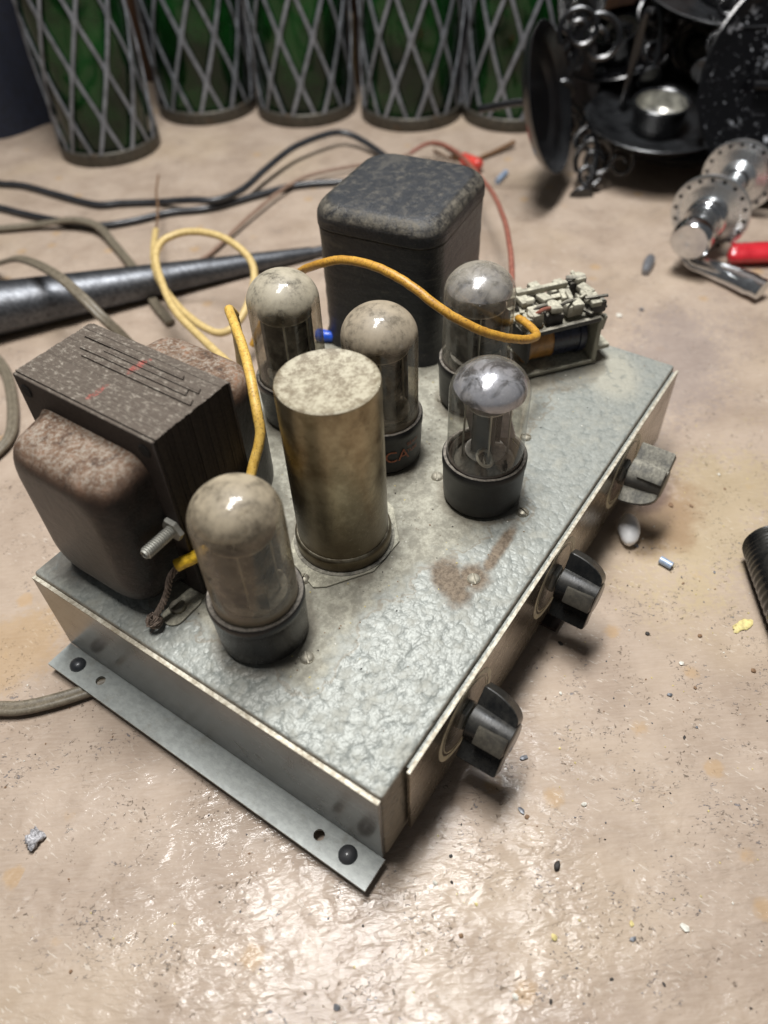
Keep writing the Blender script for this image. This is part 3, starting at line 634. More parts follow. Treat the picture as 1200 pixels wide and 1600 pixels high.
def screw(x, y, r=2.6, ang=0.4, mat='screw', h=1.5, parent=amp, name='screw'):
    """pan head with a cut slot"""
    q = MB(); m_ = tr(x, y, H, rz=ang); n = 9
    for s_ in (-1, 1):
        prof = []; pts = []
        for j in range(5):
            rr = r*math.cos(j/4*PI/2*0.96); z = h*math.sin(j/4*PI/2)+0.15
            ring = []
            for i in range(n+1):
                a = PI*i/n
                yy = max(rr*math.sin(a), 0.32); xx = rr*math.cos(a); ring.append((xx, s_*yy, z))
            pts.append(ring)
        vs = [p for rg_ in pts for p in rg_]; fs = [(j*(n+1)+i, j*(n+1)+i+1, (j+1)*(n+1)+i+1, (j+1)*(n+1)+i) for j in range(4) for i in range(n)]
        b0 = len(vs); vs += [(-r, s_*0.32, 0.0), (r, s_*0.32, 0.0)]+[(-x_, s_*0.32, z_) for x_, z_ in ((r, 0.15),)]
        fs.append([4*(n+1)+i for i in range(n+1)])
        fs.append([j*(n+1) for j in range(5)]+[j*(n+1)+n for j in range(4, -1, -1)])
        fs.append((0, n, b0, b0+1)); q.add(vs, fs, m_)
    q.lathe([(r, 0.15), (r*1.02, 0.0)], 20, m_); q.lathe([(0, 0.5), (r*0.98, 0.5)], 20, m_)
    return q.build(name, mat, parent)
for x, y, a in ((130.1, 18.1, 1.2), (89.4, 18.1, 0.75), (27.5, 50.3, 0.9), (54.5, 73.0, 0.2), (129.4, 58.6, 0.5), (175.6, 84.0, 1.0), (172, 38, 2.0), (98, 92, 1.1), (152, 100, 0.4), (210, 60, 0.1)):
    screw(x, y, ang=a)

# capacitor can, on its wafer ring with twisted tabs
cx, cy = 79.95, 72.1
cn = part('capacitor_can', amp, (cx, cy, H))
b = MB(); R_ = 17.87
b.lathe([(0, 78.2), (R_-3, 78.3), (R_-1.6, 78.7), (R_-1.0, 79.1), (R_-0.3, 78.6), (R_, 77.4), (R_+0.05, 40), (R_, 8), (R_+0.3, 8.0), (R_+1.0, 7.2), (R_+1.3, 6.2), (R_+1.2, 2.5), (R_+0.9, 1.4), (R_-1, 1.0), (0, 1.0)], 72)
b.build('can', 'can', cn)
b = MB(); b.lathe([(R_+1.9, 0.15), (R_+2.4, 0.5), (R_+2.4, 1.1), (R_+1.5, 1.5), (R_-2, 1.5)], 64)
b.build('mounting_ring', 'lugdark', cn)
b = MB(); b.prism([(-27, -5), (-24, -9), (-8, -20), (10, -20), (24, -8), (27, 0), (22, 12), (0, 21), (-20, 14)], 0.05, 0.8, None, 0.2, 1); b.build('wafer', 'lugdust', cn)

# ------------------------------------------------------------------ power transformer
pt = part('power_transformer', amp, (45.5, 132.8, H))
pc = MB(); x = -16.6; i = 0; rnd = random.Random(3)
while x < 16.4:
    th = rnd.choice([0.45, 0.6, 0.6, 0.8]); g = rnd.uniform(-0.10, 0.10)
    y0, y1 = -33.4+rnd.uniform(-0.3, 0.1), 33.4+rnd.uniform(-0.3, 0.1); zt = 78.6+g
    pc.box(x, x+th-0.012, y0, y1, 2.5, zt)
    x += th; i += 1
for xa, xb, ya, yb in ((0.8, 3.2, -31.5, 20), (3.7, 6.2, -26.5, 24), (6.6, 8.8, -29.5, 15), (9.3, 11.0, -20, 28)):
    for q_ in range(3): pc.box(xa+(xb-xa)*q_/3, xa+(xb-xa)*(q_+1)/3-0.05, ya+q_*0.4, yb-q_*0.5, 78.2, 79.3+0.1*(q_ % 2))
tag(pc.build('laminated_core', 'core', pt, sharp=20), kind='stuff')
def bell(x_in, x_out, mat, label=None):
    """pressed end cover lofted away from the core along X"""
    s_ = 1 if x_out > x_in else -1; L_ = abs(x_out-x_in)
    # loft axis along local Z -> world X*s
    m_ = Matrix(((0, 0, s_), (-s_, 0, 0), (0, 1, 0))).to_4x4() if s_ == 1 else Matrix(((0, 0, -1), (1, 0, 0), (0, 1, 0))).to_4x4()
    m_.translation = Vector((x_in, 0, 0))
    b = MB(); cyb = 35.5
    rows = []
    W0, H0 = 52, 66
    rows.append((W0+1.5, H0, 8, 0.0, 0, cyb)); rows.append((W0, H0-1, 9, 2.5, 0, cyb))
    for k in range(0, 9):
        a = k/8*PI/2; ins = 9.5*(1-math.cos(a)); zz = L_-9.5+9.5*math.sin(a)
        rows.append((W0-1.5-2*ins*0.95, H0-2-2*ins*0.95, 10, zz, 0, cyb))
    stackrr(b, rows, m_, 7)
    o = b.build('end_bell', mat, pt, sharp=50)
    if label: o['label'] = label
    return o
bell(-18.2, -38.5, 'bell'); bell(17.6, 42, 'bellr', 'rust-spotted rear end bell')
# dark frame plate with the two corner holes in front of the laminations
fr = MB(); fr.box(-18.1, -16.7, -33.5, 33.5, 1.5, 78.3, 0.3, 1); fr.build('frame_plate', 'core', pt)
fr = MB(); fr.box(16.75, 17.7, -33.3, 33.3, 1.5, 78.0, 0.3, 1); fr.build('frame_plate', 'core', pt)
for y in (-28.5, 28.5):
    q = MB(); q.lathe([(0, 0.35), (2.3, 0.35), (2.6, 0.1)], 20, toward((-18.2, y, 72.8), (-1, 0, 0))); q.build('bolt_hole', 'black', pt)
def bolt(x0, x1, y, z, r=2.1):
    q = MB(); prof = [(0, 0)]; pi_ = 0.95; n = int((x0-x1)/pi_)
    for k in range(n): prof += [(r, k*pi_), (r*1.0, k*pi_+0.2), (r*0.78, k*pi_+0.5), (r*0.78, k*pi_+0.65)]
    prof += [(r*0.7, n*pi_+0.2), (r*0.62, n*pi_+0.2), (r*0.5, n*pi_-0.8), (0, n*pi_-0.8)]
    q.lathe(prof, 20, toward((x0, y, z), (-1, 0, 0))); q.lathe([(r*1.9, 1.8), (r*2.05, 1.3), (r*2.05, 0.0)], 6, toward((x0, y, z), (-1, 0, 0))); q.lathe([(0, 1.8), (r*1.9, 1.8)], 6, toward((x0, y, z), (-1, 0, 0)))
    return q
bolt(-18.3, -33, -30.2, 38, 2.3).build('bolt', 'zinc', pt)
# foot strap with its hexagon bolt
q = MB(); q.prism(rrect(17, 9, 4.2, 6, -26.5, -30), 0.1, 1.1, None, 0.25, 1); q.prism([(-22, -26), (-12, -26), (-12, -34), (-22, -33)], 0.08, 1.0); q.build('foot_strap', 'lugdust', pt)
q = MB(); q.lathe([(0, 3.0), (2.6, 3.0), (3.1, 2.4), (3.1, 1.1)], 20, tr(-27.5, -29, 0)); q.box(-30, -25, -29.3, -28.7, 2.7, 3.2, mtx=None); q.build('bolt', 'screw', pt)

# ------------------------------------------------------------------ potted output transformer
po = part('potted_transformer', amp, (221.8, 135.2, H))
po.rotation_euler = (0, 0, 0.14)
b = MB(); rows = []
rows += [(71, 65.5, 13, 0.3, 0, 0), (71, 65.5, 13, 3.0, 0, 0)]
for k in range(1, 15):
    z = 3+k*3.9; bu = 0.22*math.sin(k*2.4)-0.9; rows.append((69.4+bu, 64.2+bu, 12.6, z, 0, 0))
rows += [(69.0, 63.8, 12.6, 62.2, 0, 0), (68.2, 63.0, 12.4, 62.6, 0, 0), (69.8, 64.6, 13, 63.2, 0, 0), (69.8, 64.6, 13, 65.5, 0, 0)]
for k in range(1, 8):
    a = k/7*PI/2; rows.append((69.8-2*7.0*(1-math.cos(a)), 64.6-2*7.0*(1-math.cos(a)), 13-1.2*(1-math.cos(a)), 66.5+7.6*math.sin(a), 0, 0))
rows.append((40, 36, 8, 74.5, 0, 0))
stackrr(b, rows, None, 9)
b.build('casing', 'pot', po, sharp=40)
for s_ in (-1, 1):
    q = MB(); q.lathe([(0, 4), (2.2, 4), (2.9, 3.2), (2.9, 1), (0, 0.6)], 6, tr(34.6, -8+20*(s_ == 1), 36+10*s_, ry=PI/2)); q.build('side_bolt', 'lugdark', po)

# ------------------------------------------------------------------ relay: frame, coil, contact stack
rl = part('relay', amp, (232, 56, H), 'dust caked relay with stacked contacts')
rl.rotation_euler = (0, 0, R(-38)); rl.scale = (1, 1, 1.22)
b = MB()
b.box(-20, 19, -13.5, -12.3, 1.0, 2.4, 0.2, 1); b.box(-20, 19, -13, 12, 0.6, 1.9, 0.2, 1)
b.box(16.5, 19, -13.5, 13.5, 1, 21.5, 0.4, 1); b.box(-20, 19, -12.8, 12.8, 20.2, 21.8, 0.4, 1); b.box(19, 27, -11, 11, 5, 7, .3, 1)
b.build('frame', 'lugdust', rl)
b = MB(); m_ = toward((-16, -1, 10.6), (1, 0, 0)); b.lathe([(0, 0), (8.4, 0), (8.4, 1.2), (7.6, 1.6), (7.6, 13), (8.0, 13.3)], 32, m_); b.build('coil', 'copper', rl)
b = MB(); b.lathe([(8.0, 13.3), (8.0, 27), (8.6, 27.3), (8.6, 30.5), (0, 30.5)], 32, m_); b.build('coil_tape', 'coilblue', rl)
rnd = random.Random(11)
def chunk(name, x, y, z, sx, sy, sz, mat, rz=0, rx=0):
    q = MB(); q.box(-sx/2, sx/2, -sy/2, sy/2, -sz/2, sz/2, min(sx, sy, sz)*0.18, 2, mtx=tr(x, y, z, rx=rx, rz=rz)); return q.build(name, mat, rl)
# three rows of contact blocks and lugs on top
for j, yy in enumerate((-9, 0, 9)):
    for i_, xx in enumerate((-16, -6, 5, 15)):
        z0 = 24+rnd.uniform(-0.5, 1.0)
        chunk('contact_block', xx+rnd.uniform(-1, 1), yy+rnd.uniform(-1, 1), z0+rnd.uniform(-1, 2), 8.6, 6.2, 5.0, 'lugdark' if (i_+j) % 2 else 'lugdust', rnd.uniform(-.12, .12))
        chunk('contact_strip', xx+rnd.uniform(-1, 1), yy+rnd.uniform(-1, 1), z0+4.0+rnd.uniform(0, .8), 5.2, 7.4, 2.2, 'lugdust', rnd.uniform(-.4, .4), rnd.uniform(-.15, .15))
        if rnd.random() < 0.75:
            q = MB(); q.lathe([(0, 1.5), (2.6, 1.5), (3.0, 1.0), (3.0, 0)], 12, tr(xx+rnd.uniform(-2, 2), yy+rnd.uniform(-1.5, 1.5), z0+3.4+rnd.uniform(0, .8), rx=rnd.uniform(-.3, .3), ry=rnd.uniform(-.3, .3))); q.box(-2.4, 2.4, -0.35, 0.35, 1.3, 1.75, mtx=tr(xx, yy, z0+3.4, rz=rnd.uniform(0, 3))); q.build('screw', 'lugdust', rl)
for k in range(7):
    chunk('solder_lug', -22+rnd.uniform(-2, 2), -11+k*3.7, 25+rnd.uniform(-1.5, 3), 9, 1.8, 1.4, 'lugdust', rnd.uniform(-.3, .3), rnd.uniform(-.4, .4))
for k in range(16):
    x_, y_ = rnd.uniform(-20, 18), rnd.uniform(-13, 13)
    chunk('contact_leaf', x_, y_, 26+rnd.uniform(-2, 5), rnd.uniform(6, 13), rnd.uniform(1.2, 2.4), rnd.uniform(0.6, 1.2), rnd.choice(['lugdust', 'lugdust', 'lugdark']), rnd.choice([0, PI/2])+rnd.uniform(-.5, .5), rnd.uniform(-.5, .5))
for k in range(3):
    q = MB(); a_ = Vector((rnd.uniform(-18, 0), rnd.uniform(-14, 8), 28)); q.tube([a_, a_+Vector((4, -2, 3)), a_+Vector((10, 1, 1)), a_+Vector((16, 3, -2))], 0.8, 7, smooth=5); q.build('jumper_wire', 'lugdark' if k else 'redw', rl)
for k in range(5):
    chunk('solder_lug', 20+rnd.uniform(0, 2), -10+k*4.6, 19+rnd.uniform(-5, 3), 2.0, 2.6, 7, 'lugdust', rnd.uniform(-.3, .3), rnd.uniform(-.3, .3))
chunk('side_rail', 0, -14, 22.0, 34, 2.2, 2.0, 'lugdark', 0.03); chunk('side_rail', -6, 4.5, 30.5, 26, 2.6, 2.4, 'lugdust', 0.0)
chunk('armature', -19.5, -3, 14, 2.0, 20, 12, 'lugdark', 0.1)

# ------------------------------------------------------------------ vacuum tubes
def tube_thing(x, y, h, glass, label, getter='getterd', cap_drop=13, plate_w=(15, 8), base_mat='bakelite', extra=None, print_=None, pr=0.0, hb=23.9, rg=14.6):
    t = thing('vacuum_tube', (x, y, H), label, 'vacuum tube', 'vacuum tubes plugged into the chassis')
    b = MB(); b.lathe([(0, 0.2), (14.2, 0.2), (14.2, 1.8), (15.5, 1.9), (16.0, 2.8), (16.35, 10), (16.6, hb-4.5), (16.9, hb-4.0), (16.95, hb-0.9), (16.5, hb-0.2)], 64)
    b.build('base', base_mat, t)
    b = MB(); b.lathe([(16.5, hb-0.2), (16.0, hb), (15.5, hb-0.1), (rg+0.12, hb-0.5), (rg+0.05, hb-1.6)], 64, wob=lambda r, z, a, k: (r+0.08*math.sin(a*23)+0.05*math.sin(a*41), z+0.10*math.sin(a*17))); b.build('base_rim', 'rim', t)
    b = MB(); prof = [(rg-1.2, 12), (rg-0.2, hb-3)]
    n = 16
    prof += [(rg, hb+1), (rg, h-13)]
    for k in range(1, n+1):
        a = k/n*PI/2; prof.append((rg*math.cos(a), h-12.6+12.6*math.sin(a)**1.0))
    prof[-1] = (0, h)
    b.lathe(prof, 72); b.build('glass_envelope', glass, t, sharp=80)
    # getter flash: a mirror cap just inside the dome
    b = MB(); rr = rg-0.9; pr2 = []; ph = random.Random(int(x)).uniform(0, 6)
    a0 = math.asin(max(0.0, 1-cap_drop/11.6))
    for k in range(0, n+1):
        a = a0+k/n*(PI/2-a0); pr2.append((rr*math.cos(a), h-1-11.6+11.6*math.sin(a)))
    pr2[-1] = (0, h-1.0)
    b.lathe(pr2, 72, wob=lambda r, z, a, k: (r, z-(1.0+0.9*math.sin(a+ph)+0.6*math.sin(2*a+ph*2)+0.2*math.sin(7*a) if k == 0 else 0)))
    if getter: b.build('getter_flash', getter, t, sharp=80)
    # electrode assembly
    px, py = plate_w; az = random.Random(int(y)).uniform(-.5, .5)
    b = MB(); m_ = tr(rz=az); b.box(-px/2, px/2, -py/2, py/2, hb+2, h-19, 1.6, 3, mtx=m_)
    for s_ in (-1, 1): b.box(s_*px/2-0.3, s_*px/2+0.3, -py*.75, py*.75, hb+3, h-20, mtx=m_)
    for k in range(4): b.box(-px/2-0.15, px/2+.15, -py/2-0.5, py/2+0.5, hb+5+k*6, hb+5.6+k*6, 0.2, 1, mtx=m_)
    b.build('plate', 'plate', t)
    for zz in (hb+1.2, h-18.2):
        b = MB(); b.lathe([(0, zz), (11.5 if not extra else 8.0, zz), (11.5 if not extra else 8.0, zz+0.5), (0, zz+0.5)], 28); b.build('mica_spacer', 'mica', t)
    b = MB()
    for k in range(4):
        a = k*PI/2+0.6; b.tube([(9.0*math.cos(a), 9.0*math.sin(a), hb-8), (8.6*math.cos(a), 8.6*math.sin(a), h-16.5)], 0.45, 6)
    b.build('support_rods', 'zinc', t)
    b = MB(); b.lathe([(12.4, hb-9), (12.0, hb-4), (8, hb-1), (5, hb+0.8), (0, hb+0.8)], 32); b.build('stem', 'bakdull', t)
    b = MB(); b.lathe([(14.2, hb-14), (14.2, hb-1.0), (13.6, hb-0.6), (12.6, hb-3)], 48); b.build('inner_skirt', 'skirt', t)
    if extra: extra(t, h, hb)
    if print_:
        b = MB(); 
        for txt, size, zc, ac, ci in print_:
            b.cur = ci; vs, fs = text_mesh(txt, size); out = []
            for v in vs:
                a = ac+v.x/16.7; rr = 16.72; out.append((rr*math.cos(a), rr*math.sin(a), zc+v.y))
            b.add(out, fs)
        b.build('printed_marks', ['orange', 'faint'], t, recalc=False)
    return t
def shield(t, h, hb):
    b = MB(); b.add([(-6.0, 0.4, 0.5), (11.5, -0.6, 2.5), (7.0, 0.0, 17.5), (-11, 0.6, 23.5)], [(0, 1, 2, 3)])
    v0 = b.v[:]; b.add([p+Vector((0.2, 0.9, 0)) for p in v0], [(3, 2, 1, 0)]); b.f += [[0, 4, 5, 1], [1, 5, 6, 2], [2, 6, 7, 3], [3, 7, 4, 0]]; b.mi += [0]*4
    m_ = tr(3.6, 1.8, hb+3.0, rz=R(-64.5)); b.v = [m_ @ p for p in b.v]; b.build('shield', 'pinkpl', t)
    b = MB(); b.lathe([(3.4, 0), (4.2, 0.5), (3.4, 1.0), (2.6, 0.5), (3.4, 0)], 20, tr(-8.5, -4.0, hb+5, rx=0.6)); b.tube([(-11, -6, hb+3), (-9, -4, hb+5), (-5, -3, hb+4)], 0.4, 6); b.build('getter_ring', 'screw', t)
tube_thing(28.35, 70.3, 73.6, m_glass('smoky_bulb_glass', 0.50, (0.84, 0.79, 0.69), 0.72, 73.6, (0.34, 0.285, 0.20), 10, 0.5),
           'dirty smoky glass tube nearest the camera, in front of the brown transformer', 'getterd', 8, (17, 11), rg=14.8)
tube_thing(130.45, 86.6, 73.8, m_glass('brown_dusted_bulb_glass', 0.46, (0.80, 0.75, 0.66), 0.88, 73.8, (0.30, 0.25, 0.18), 15),
           'brown dusty tube half hidden by the metal can, orange lettering on its black base', 'getterd', 8.5, (16, 12), 'bakdull', rg=15.1,
           print_=[('RCA', 8.2, 11.5, R(-134), 0), ('BEAM', 2.6, 16.2, R(-99), 0), ('TUBE', 2.6, 12.4, R(-99), 0)])
tube_thing(130.6, 37.7, 66.5, m_glass('clear_bulb_glass', 0.08, (0.96, 0.96, 0.94), 0.08, 66.5, (0.40, 0.36, 0.30), 10, 0.2),
           'clear glass tube with bright silver top, nearest the row of knobs', 'getter', 8.5, (9, 6), 'bakdull', extra=shield, rg=15.1)
tube_thing(184.3, 72.0, 68.7, m_glass('hazed_bulb_glass', 0.22, (0.92, 0.91, 0.87), 0.35, 68.7, (0.42, 0.38, 0.31), 14, 0.3),
           'hazy glass tube beside the relay with a yellow wire passing in front of it', 'getter', 8.5, (19, 13), 'bakdull', rg=15.3)
tube_thing(132.0, 136.1, 72.7, m_glass('grey_dusted_bulb_glass', 0.34, (0.86, 0.83, 0.76), 0.85, 72.7, (0.36, 0.32, 0.24), 16),
           'grey dusty tube at the back between the two transformers', 'getterd', 8, (12, 12), 'bakelite', rg=15.2,
           print_=[('RCA', 7.0, 11.0, R(-120), 1)])

# ------------------------------------------------------------------ wires on and round the amplifier
yw = thing('yellow_wire', (24, 101.6, 77), 'grimy yellow wire hanging between the brown transformer and the tube, end frayed', 'wire')
def rel(pts, o): return [tuple(a-b for a, b in zip(p, o)) for p in pts]
O = (24, 101.6, 77)
YP = [(116, 149, 112), (109, 144, 120), (102.6, 136.0, 121.5), (92, 122, 121), (81, 109, 119), (73, 100.5, 113), (68.5, 96.5, 106), (60, 95.0, 96.5), (49.9, 92, 89), (38, 92, 83), (31.0, 95.5, 80.0)]
b = MB(); b.tube(rel(YP, O), 1.9, 12, smooth=8); b.build('insulation', 'yellow', yw)
b = MB(); b.tube(rel([(33.6, 93.6, 81.6), (28.0, 97.8, 79.0), (22.6, 102.3, 76.6)], O), 2.35, 14, smooth=4); b.build('sleeve', 'bareyel', yw)
FR = [Vector(p) for p in rel([(24.6, 101.0, 77.2), (19.9, 103.4, 73), (16.5, 103.6, 68), (13.2, 103.8, 64.0), (8.6, 104.6, 60.0)], O)]
b = MB(); F2 = spline(FR, 10)
for k in range(6):
    pts = []
    for i_, p in enumerate(F2):
        t_ = i_/(len(F2)-1); a = k*PI/3+t_*15; rr = 0.95+0.5*math.sin(t_*9+k)*0.3
        pts.append(p+Vector((rr*math.cos(a), rr*math.sin(a), 0.5*rr*math.sin(a+1))))
    b.tube(pts, 0.42, 6)
b.build('twisted_strands', 'fray', yw)
b = MB(); rnd = random.Random(5); c0 = F2[-1]
for k in range(26):
    a0 = rnd.uniform(0, 6.28); tilt = rnd.uniform(-1.3, 1.3); rr = rnd.uniform(1.8, 3.3); pts = []
    m_ = Matrix.Rotation(tilt, 3, 'X') @ Matrix.Rotation(rnd.uniform(0, 6), 3, 'Z')
    for j in range(11):
        a = a0+j/10*rnd.uniform(3.5, 4.2); pts.append(c0+m_ @ Vector((rr*math.cos(a), rr*math.sin(a)*0.9, rnd.uniform(-.4, .4)))+Vector((-0.8, 0, -1.2)))
    b.tube(pts, 0.30, 5)
b.tube([c0+Vector((-2, 0, -2.4)), c0+Vector((-3.2, -.6, -4.0)), c0+Vector((-4.4, -.4, -4.6))], 0.22, 5)
tag(b.build('frayed_end', 'fray', yw), kind='stuff')

CP = [(311.8, 425.6, 20.0), (300, 412, 22), (262, 374, 26), (232.9, 345.7, 28.0), (209.1, 314.9, 30.0), (190.5, 274.2, 30.0), (187.5, 245.7, 28.0), (200.0, 238.5, 32.0), (225.0, 247.2, 40.0), (240, 262, 46.0), (246.4, 288.3, 50.0), (242.2, 312.2, 50.0), (228.9, 323.5, 48.0), (214, 318, 46.0), (195.1, 295, 45.0), (175.2, 263.5, 44.0), (159.7, 225.4, 46.0), (143.8, 189.1, 52.0), (131, 168, 58.0), (122, 158, 75), (117, 151, 100), (115, 149, 112)]
cw = thing('coiled_wire', CP[0], 'faded cream yellow wire looped once in the air behind the transformers', 'wire')
b = MB(); b.tube(rel(CP[2:], CP[0]), 2.3, 12, smooth=8); b.build('insulation', 'cream', cw)
b = MB()
for k in range(3):
    pts = [Vector(p)+Vector((0.6*math.cos(k*2+i_*2), 0.6*math.sin(k*2+i_*2), 0)) for i_, p in enumerate(spline([Vector(q_) for q_ in rel([(262, 374, 26), (280, 392, 22), (300, 412, 22), (311.8, 425.6, 22.0), (330, 440, 26)], CP[0])], 5))]
    b.tube(pts, 0.5, 5)
b.build('bare_strands', 'rust', cw)

LP = [(158.0, 186.7, 58.0), (168, 178.3, 80.0), (163.0, 155, 105.0), (156.9, 135.2, 119.0), (158.2, 122.2, 124.0), (157.1, 105.1, 126.0), (155.5, 88.7, 124.0), (155.2, 73.5, 118.0), (160.0, 61.3, 111.0), (168.6, 53.8, 104.5), (179.3, 48.5, 98.5), (189, 46.8, 94.5), (195, 49.0, 92.5), (199.5, 55, 92.0), (203.0, 61, 91.0), (207, 62, 88.0), (213, 60, 84), (217, 56, 80.5)]
lw = thing('lead_wire', LP[-1], 'amber yellow wire arching from the tall black transformer across the hazy tube to the relay', 'wire')
b = MB(); b.tube(rel(LP, LP[-1]), 1.85, 12, smooth=8); b.build('insulation', 'yellow2', lw)

RP = [(262, 352, 2.0), (289.2, 350.9, 3.0), (335.5, 359.1, 5.0), (388.5, 366.1, 6.0), (425.9, 362.8, 6.0), (465.1, 339, 5.0), (487.4, 322.2, 5.0), (503, 311.3, 7.0), (511, 300.3, 14.0), (506.8, 282.4, 19.0), (486.1, 251.7, 23.0), (445.0, 214.3, 32.0), (399.1, 176.5, 43.0), (348.5, 141.8, 54.0), (308.0, 117.8, 62.0), (288, 106, 61.0), (262, 92, 58)]
q = MB(); q.tube(RP[7:], 1.7, 10, smooth=6); tag(q.build('red_wire', 'redw'), 'faded red wire arching behind the tall black transformer down to the chassis', 'wire')
q = MB(); q.tube(RP[:8], 1.5, 10, smooth=6); tag(q.build('brown_wire', 'browire'), 'thin red brown wire curving over the bench from the pipe to the tall black transformer', 'wire')

def sweep(name, pts, r, mat, label, cat='cable', twin=False, group=None):
    P = [Vector(p) for p in pts]
    b = MB()
    if not twin: b.tube(P, r, 12, smooth=7)
    else: b.tube(P, r, 20, smooth=7, prof=lambda a: (1.55*math.cos(a), (0.62+0.38*abs(math.cos(a))**1.0)*math.sin(a)*1.0*(1-0.30*max(0, 1-abs(math.cos(a))*3))*1.15))
    return tag(b.build(name, mat), label, cat, group)
C1 = [(278, 625, 3.2), (283.0, 594.1, 3.2), (291.0, 570.8, 3.2), (293.8, 531.0, 3.2), (298.2, 488.3, 3.2), (310.6, 471.2, 3.2), (326.9, 446.2, 3.4), (335.8, 414.7, 9.0), (346, 396, 9.2), (370.8, 389.4, 10.0), (411.1, 395.3, 12.0), (449.3, 397.7, 14.0), (485.6, 389.8, 14.0), (500.3, 380, 12.0), (500.9, 358.8, 8.0), (488.4, 323.1, 4.0), (470, 290, 3.2)]
C2 = [(246, 590, 3.2), (253.3, 554.7, 3.2), (256.8, 526.2, 3.2), (262.9, 493.9, 3.2), (272.9, 459.8, 3.2), (292.0, 440.8, 3.2), (319.6, 423.6, 3.2), (342.3, 400.4, 3.2), (382.8, 380.3, 3.2), (407.5, 366.0, 3.2), (430.0, 340, 3.2), (450.7, 304.5, 3.2), (455, 280, 3.2)]
sweep('power_cable', C1, 2.7, 'cable', 'black cable that rises in a hump near the bottles, farther of the two black cables')
sweep('power_cable', C2, 2.7, 'cable', 'black cable lying flat on the bench, nearer of the two black cables')
sweep('flat_cable', [(215, 560, 3.5), (224.1, 531.5, 3.5), (249.0, 500, 4.4), (263.0, 474.7, 8.5), (268, 450.6, 7.5), (258, 421, 3.6), (240.9, 382.1, 3.6), (217.4, 338.5, 3.6), (205, 310, 3.4)], 2.1, 'cord', 'flat brown cord crossing the black cables and passing under the pipe', 'power cord', True)
sweep('flat_cable', [(196, 512, 4), (186, 474.0, 8.0), (176.3, 412.8, 34.0), (160.8, 352.1, 50.0), (152.5, 318, 50.0), (150.0, 298.3, 42.0), (154.4, 288.0, 26.0), (157.3, 277, 6), (156, 250, 4), (150, 225, 4)], 2.1, 'cord', 'flat brown cord draped over the thick grey pipe behind the brown transformer', 'power cord', True)
sweep('flat_cable', [(132, 420, 4), (120.3, 390.9, 4.0), (114.3, 367.9, 4.0), (104.2, 347.1, 4.0), (85.6, 319.9, 4.0), (69.2, 304.3, 4.0), (45, 300, 4.0)], 2.1, 'cord', 'curve of flat brown cord at the left edge below the pipe', 'power cord', True)
sweep('flat_cable', [(-62, 186, 3.5), (-43.9, 173.5, 3.5), (-34, 160, 3.5), (-22.8, 149.9, 3.4), (-10, 141, 3.0), (2, 133, 3.0), (20, 120, 3.2)], 2.1, 'cord', 'flat brown cord coming out from under the side flange of the amplifier', 'power cord', True)

# tapered pipe
A_, B_ = Vector((138, 406, 0)), Vector((325, 284, 0)); d_ = (B_-A_).normalized()
P0 = A_-d_*260; Lt = (B_-P0).length
pp = thing('tapered_pipe', tuple(A_+Vector((0, 0, 20))), 'dull grey tapered metal pipe lying behind the brown transformer, narrowing to a point', 'pipe')
b = MB(); n = 40; seg = 40; vs = []; fs = []; sd = d_.cross(Vector((0, 0, 1)))
for i_ in range(n+1):
    s_ = i_/n; rr = min(18.5, 4.2+0.060*(1-s_)*Lt); c_ = P0+d_*(Lt*s_)+Vector((0, 0, rr+0.1))
    for k in range(seg):
        a = 2*PI*k/seg; rad = rr*(1+0.02*math.cos(3*a)-(0.07 if k == 12 or k == 13 else 0))
        vs.append(c_+sd*(rad*math.cos(a))+Vector((0, 0, rad*math.sin(a)))-Vector(A_+Vector((0, 0, 20))))
for i_ in range(n):
    for k in range(seg): fs.append((i_*seg+k, i_*seg+(k+1) % seg, (i_+1)*seg+(k+1) % seg, (i_+1)*seg+k))
fs.append(tuple(range(seg))); fs.append(tuple(n*seg+k for k in range(seg)))
b.add(vs, fs); b.build('shaft', 'pipe', pp)
b = MB(); b.tube(rel([tuple(B_-d_*3+Vector((0, 0, 4.0))), tuple(B_+d_*22+Vector((0, 0, 3.8))), tuple(B_+d_*60+Vector((0, 0, 2.6)))], tuple(A_+Vector((0, 0, 20)))), lambda t_: 3.9-1.6*t_, 12); b.build('tip', 'pipe', pp)

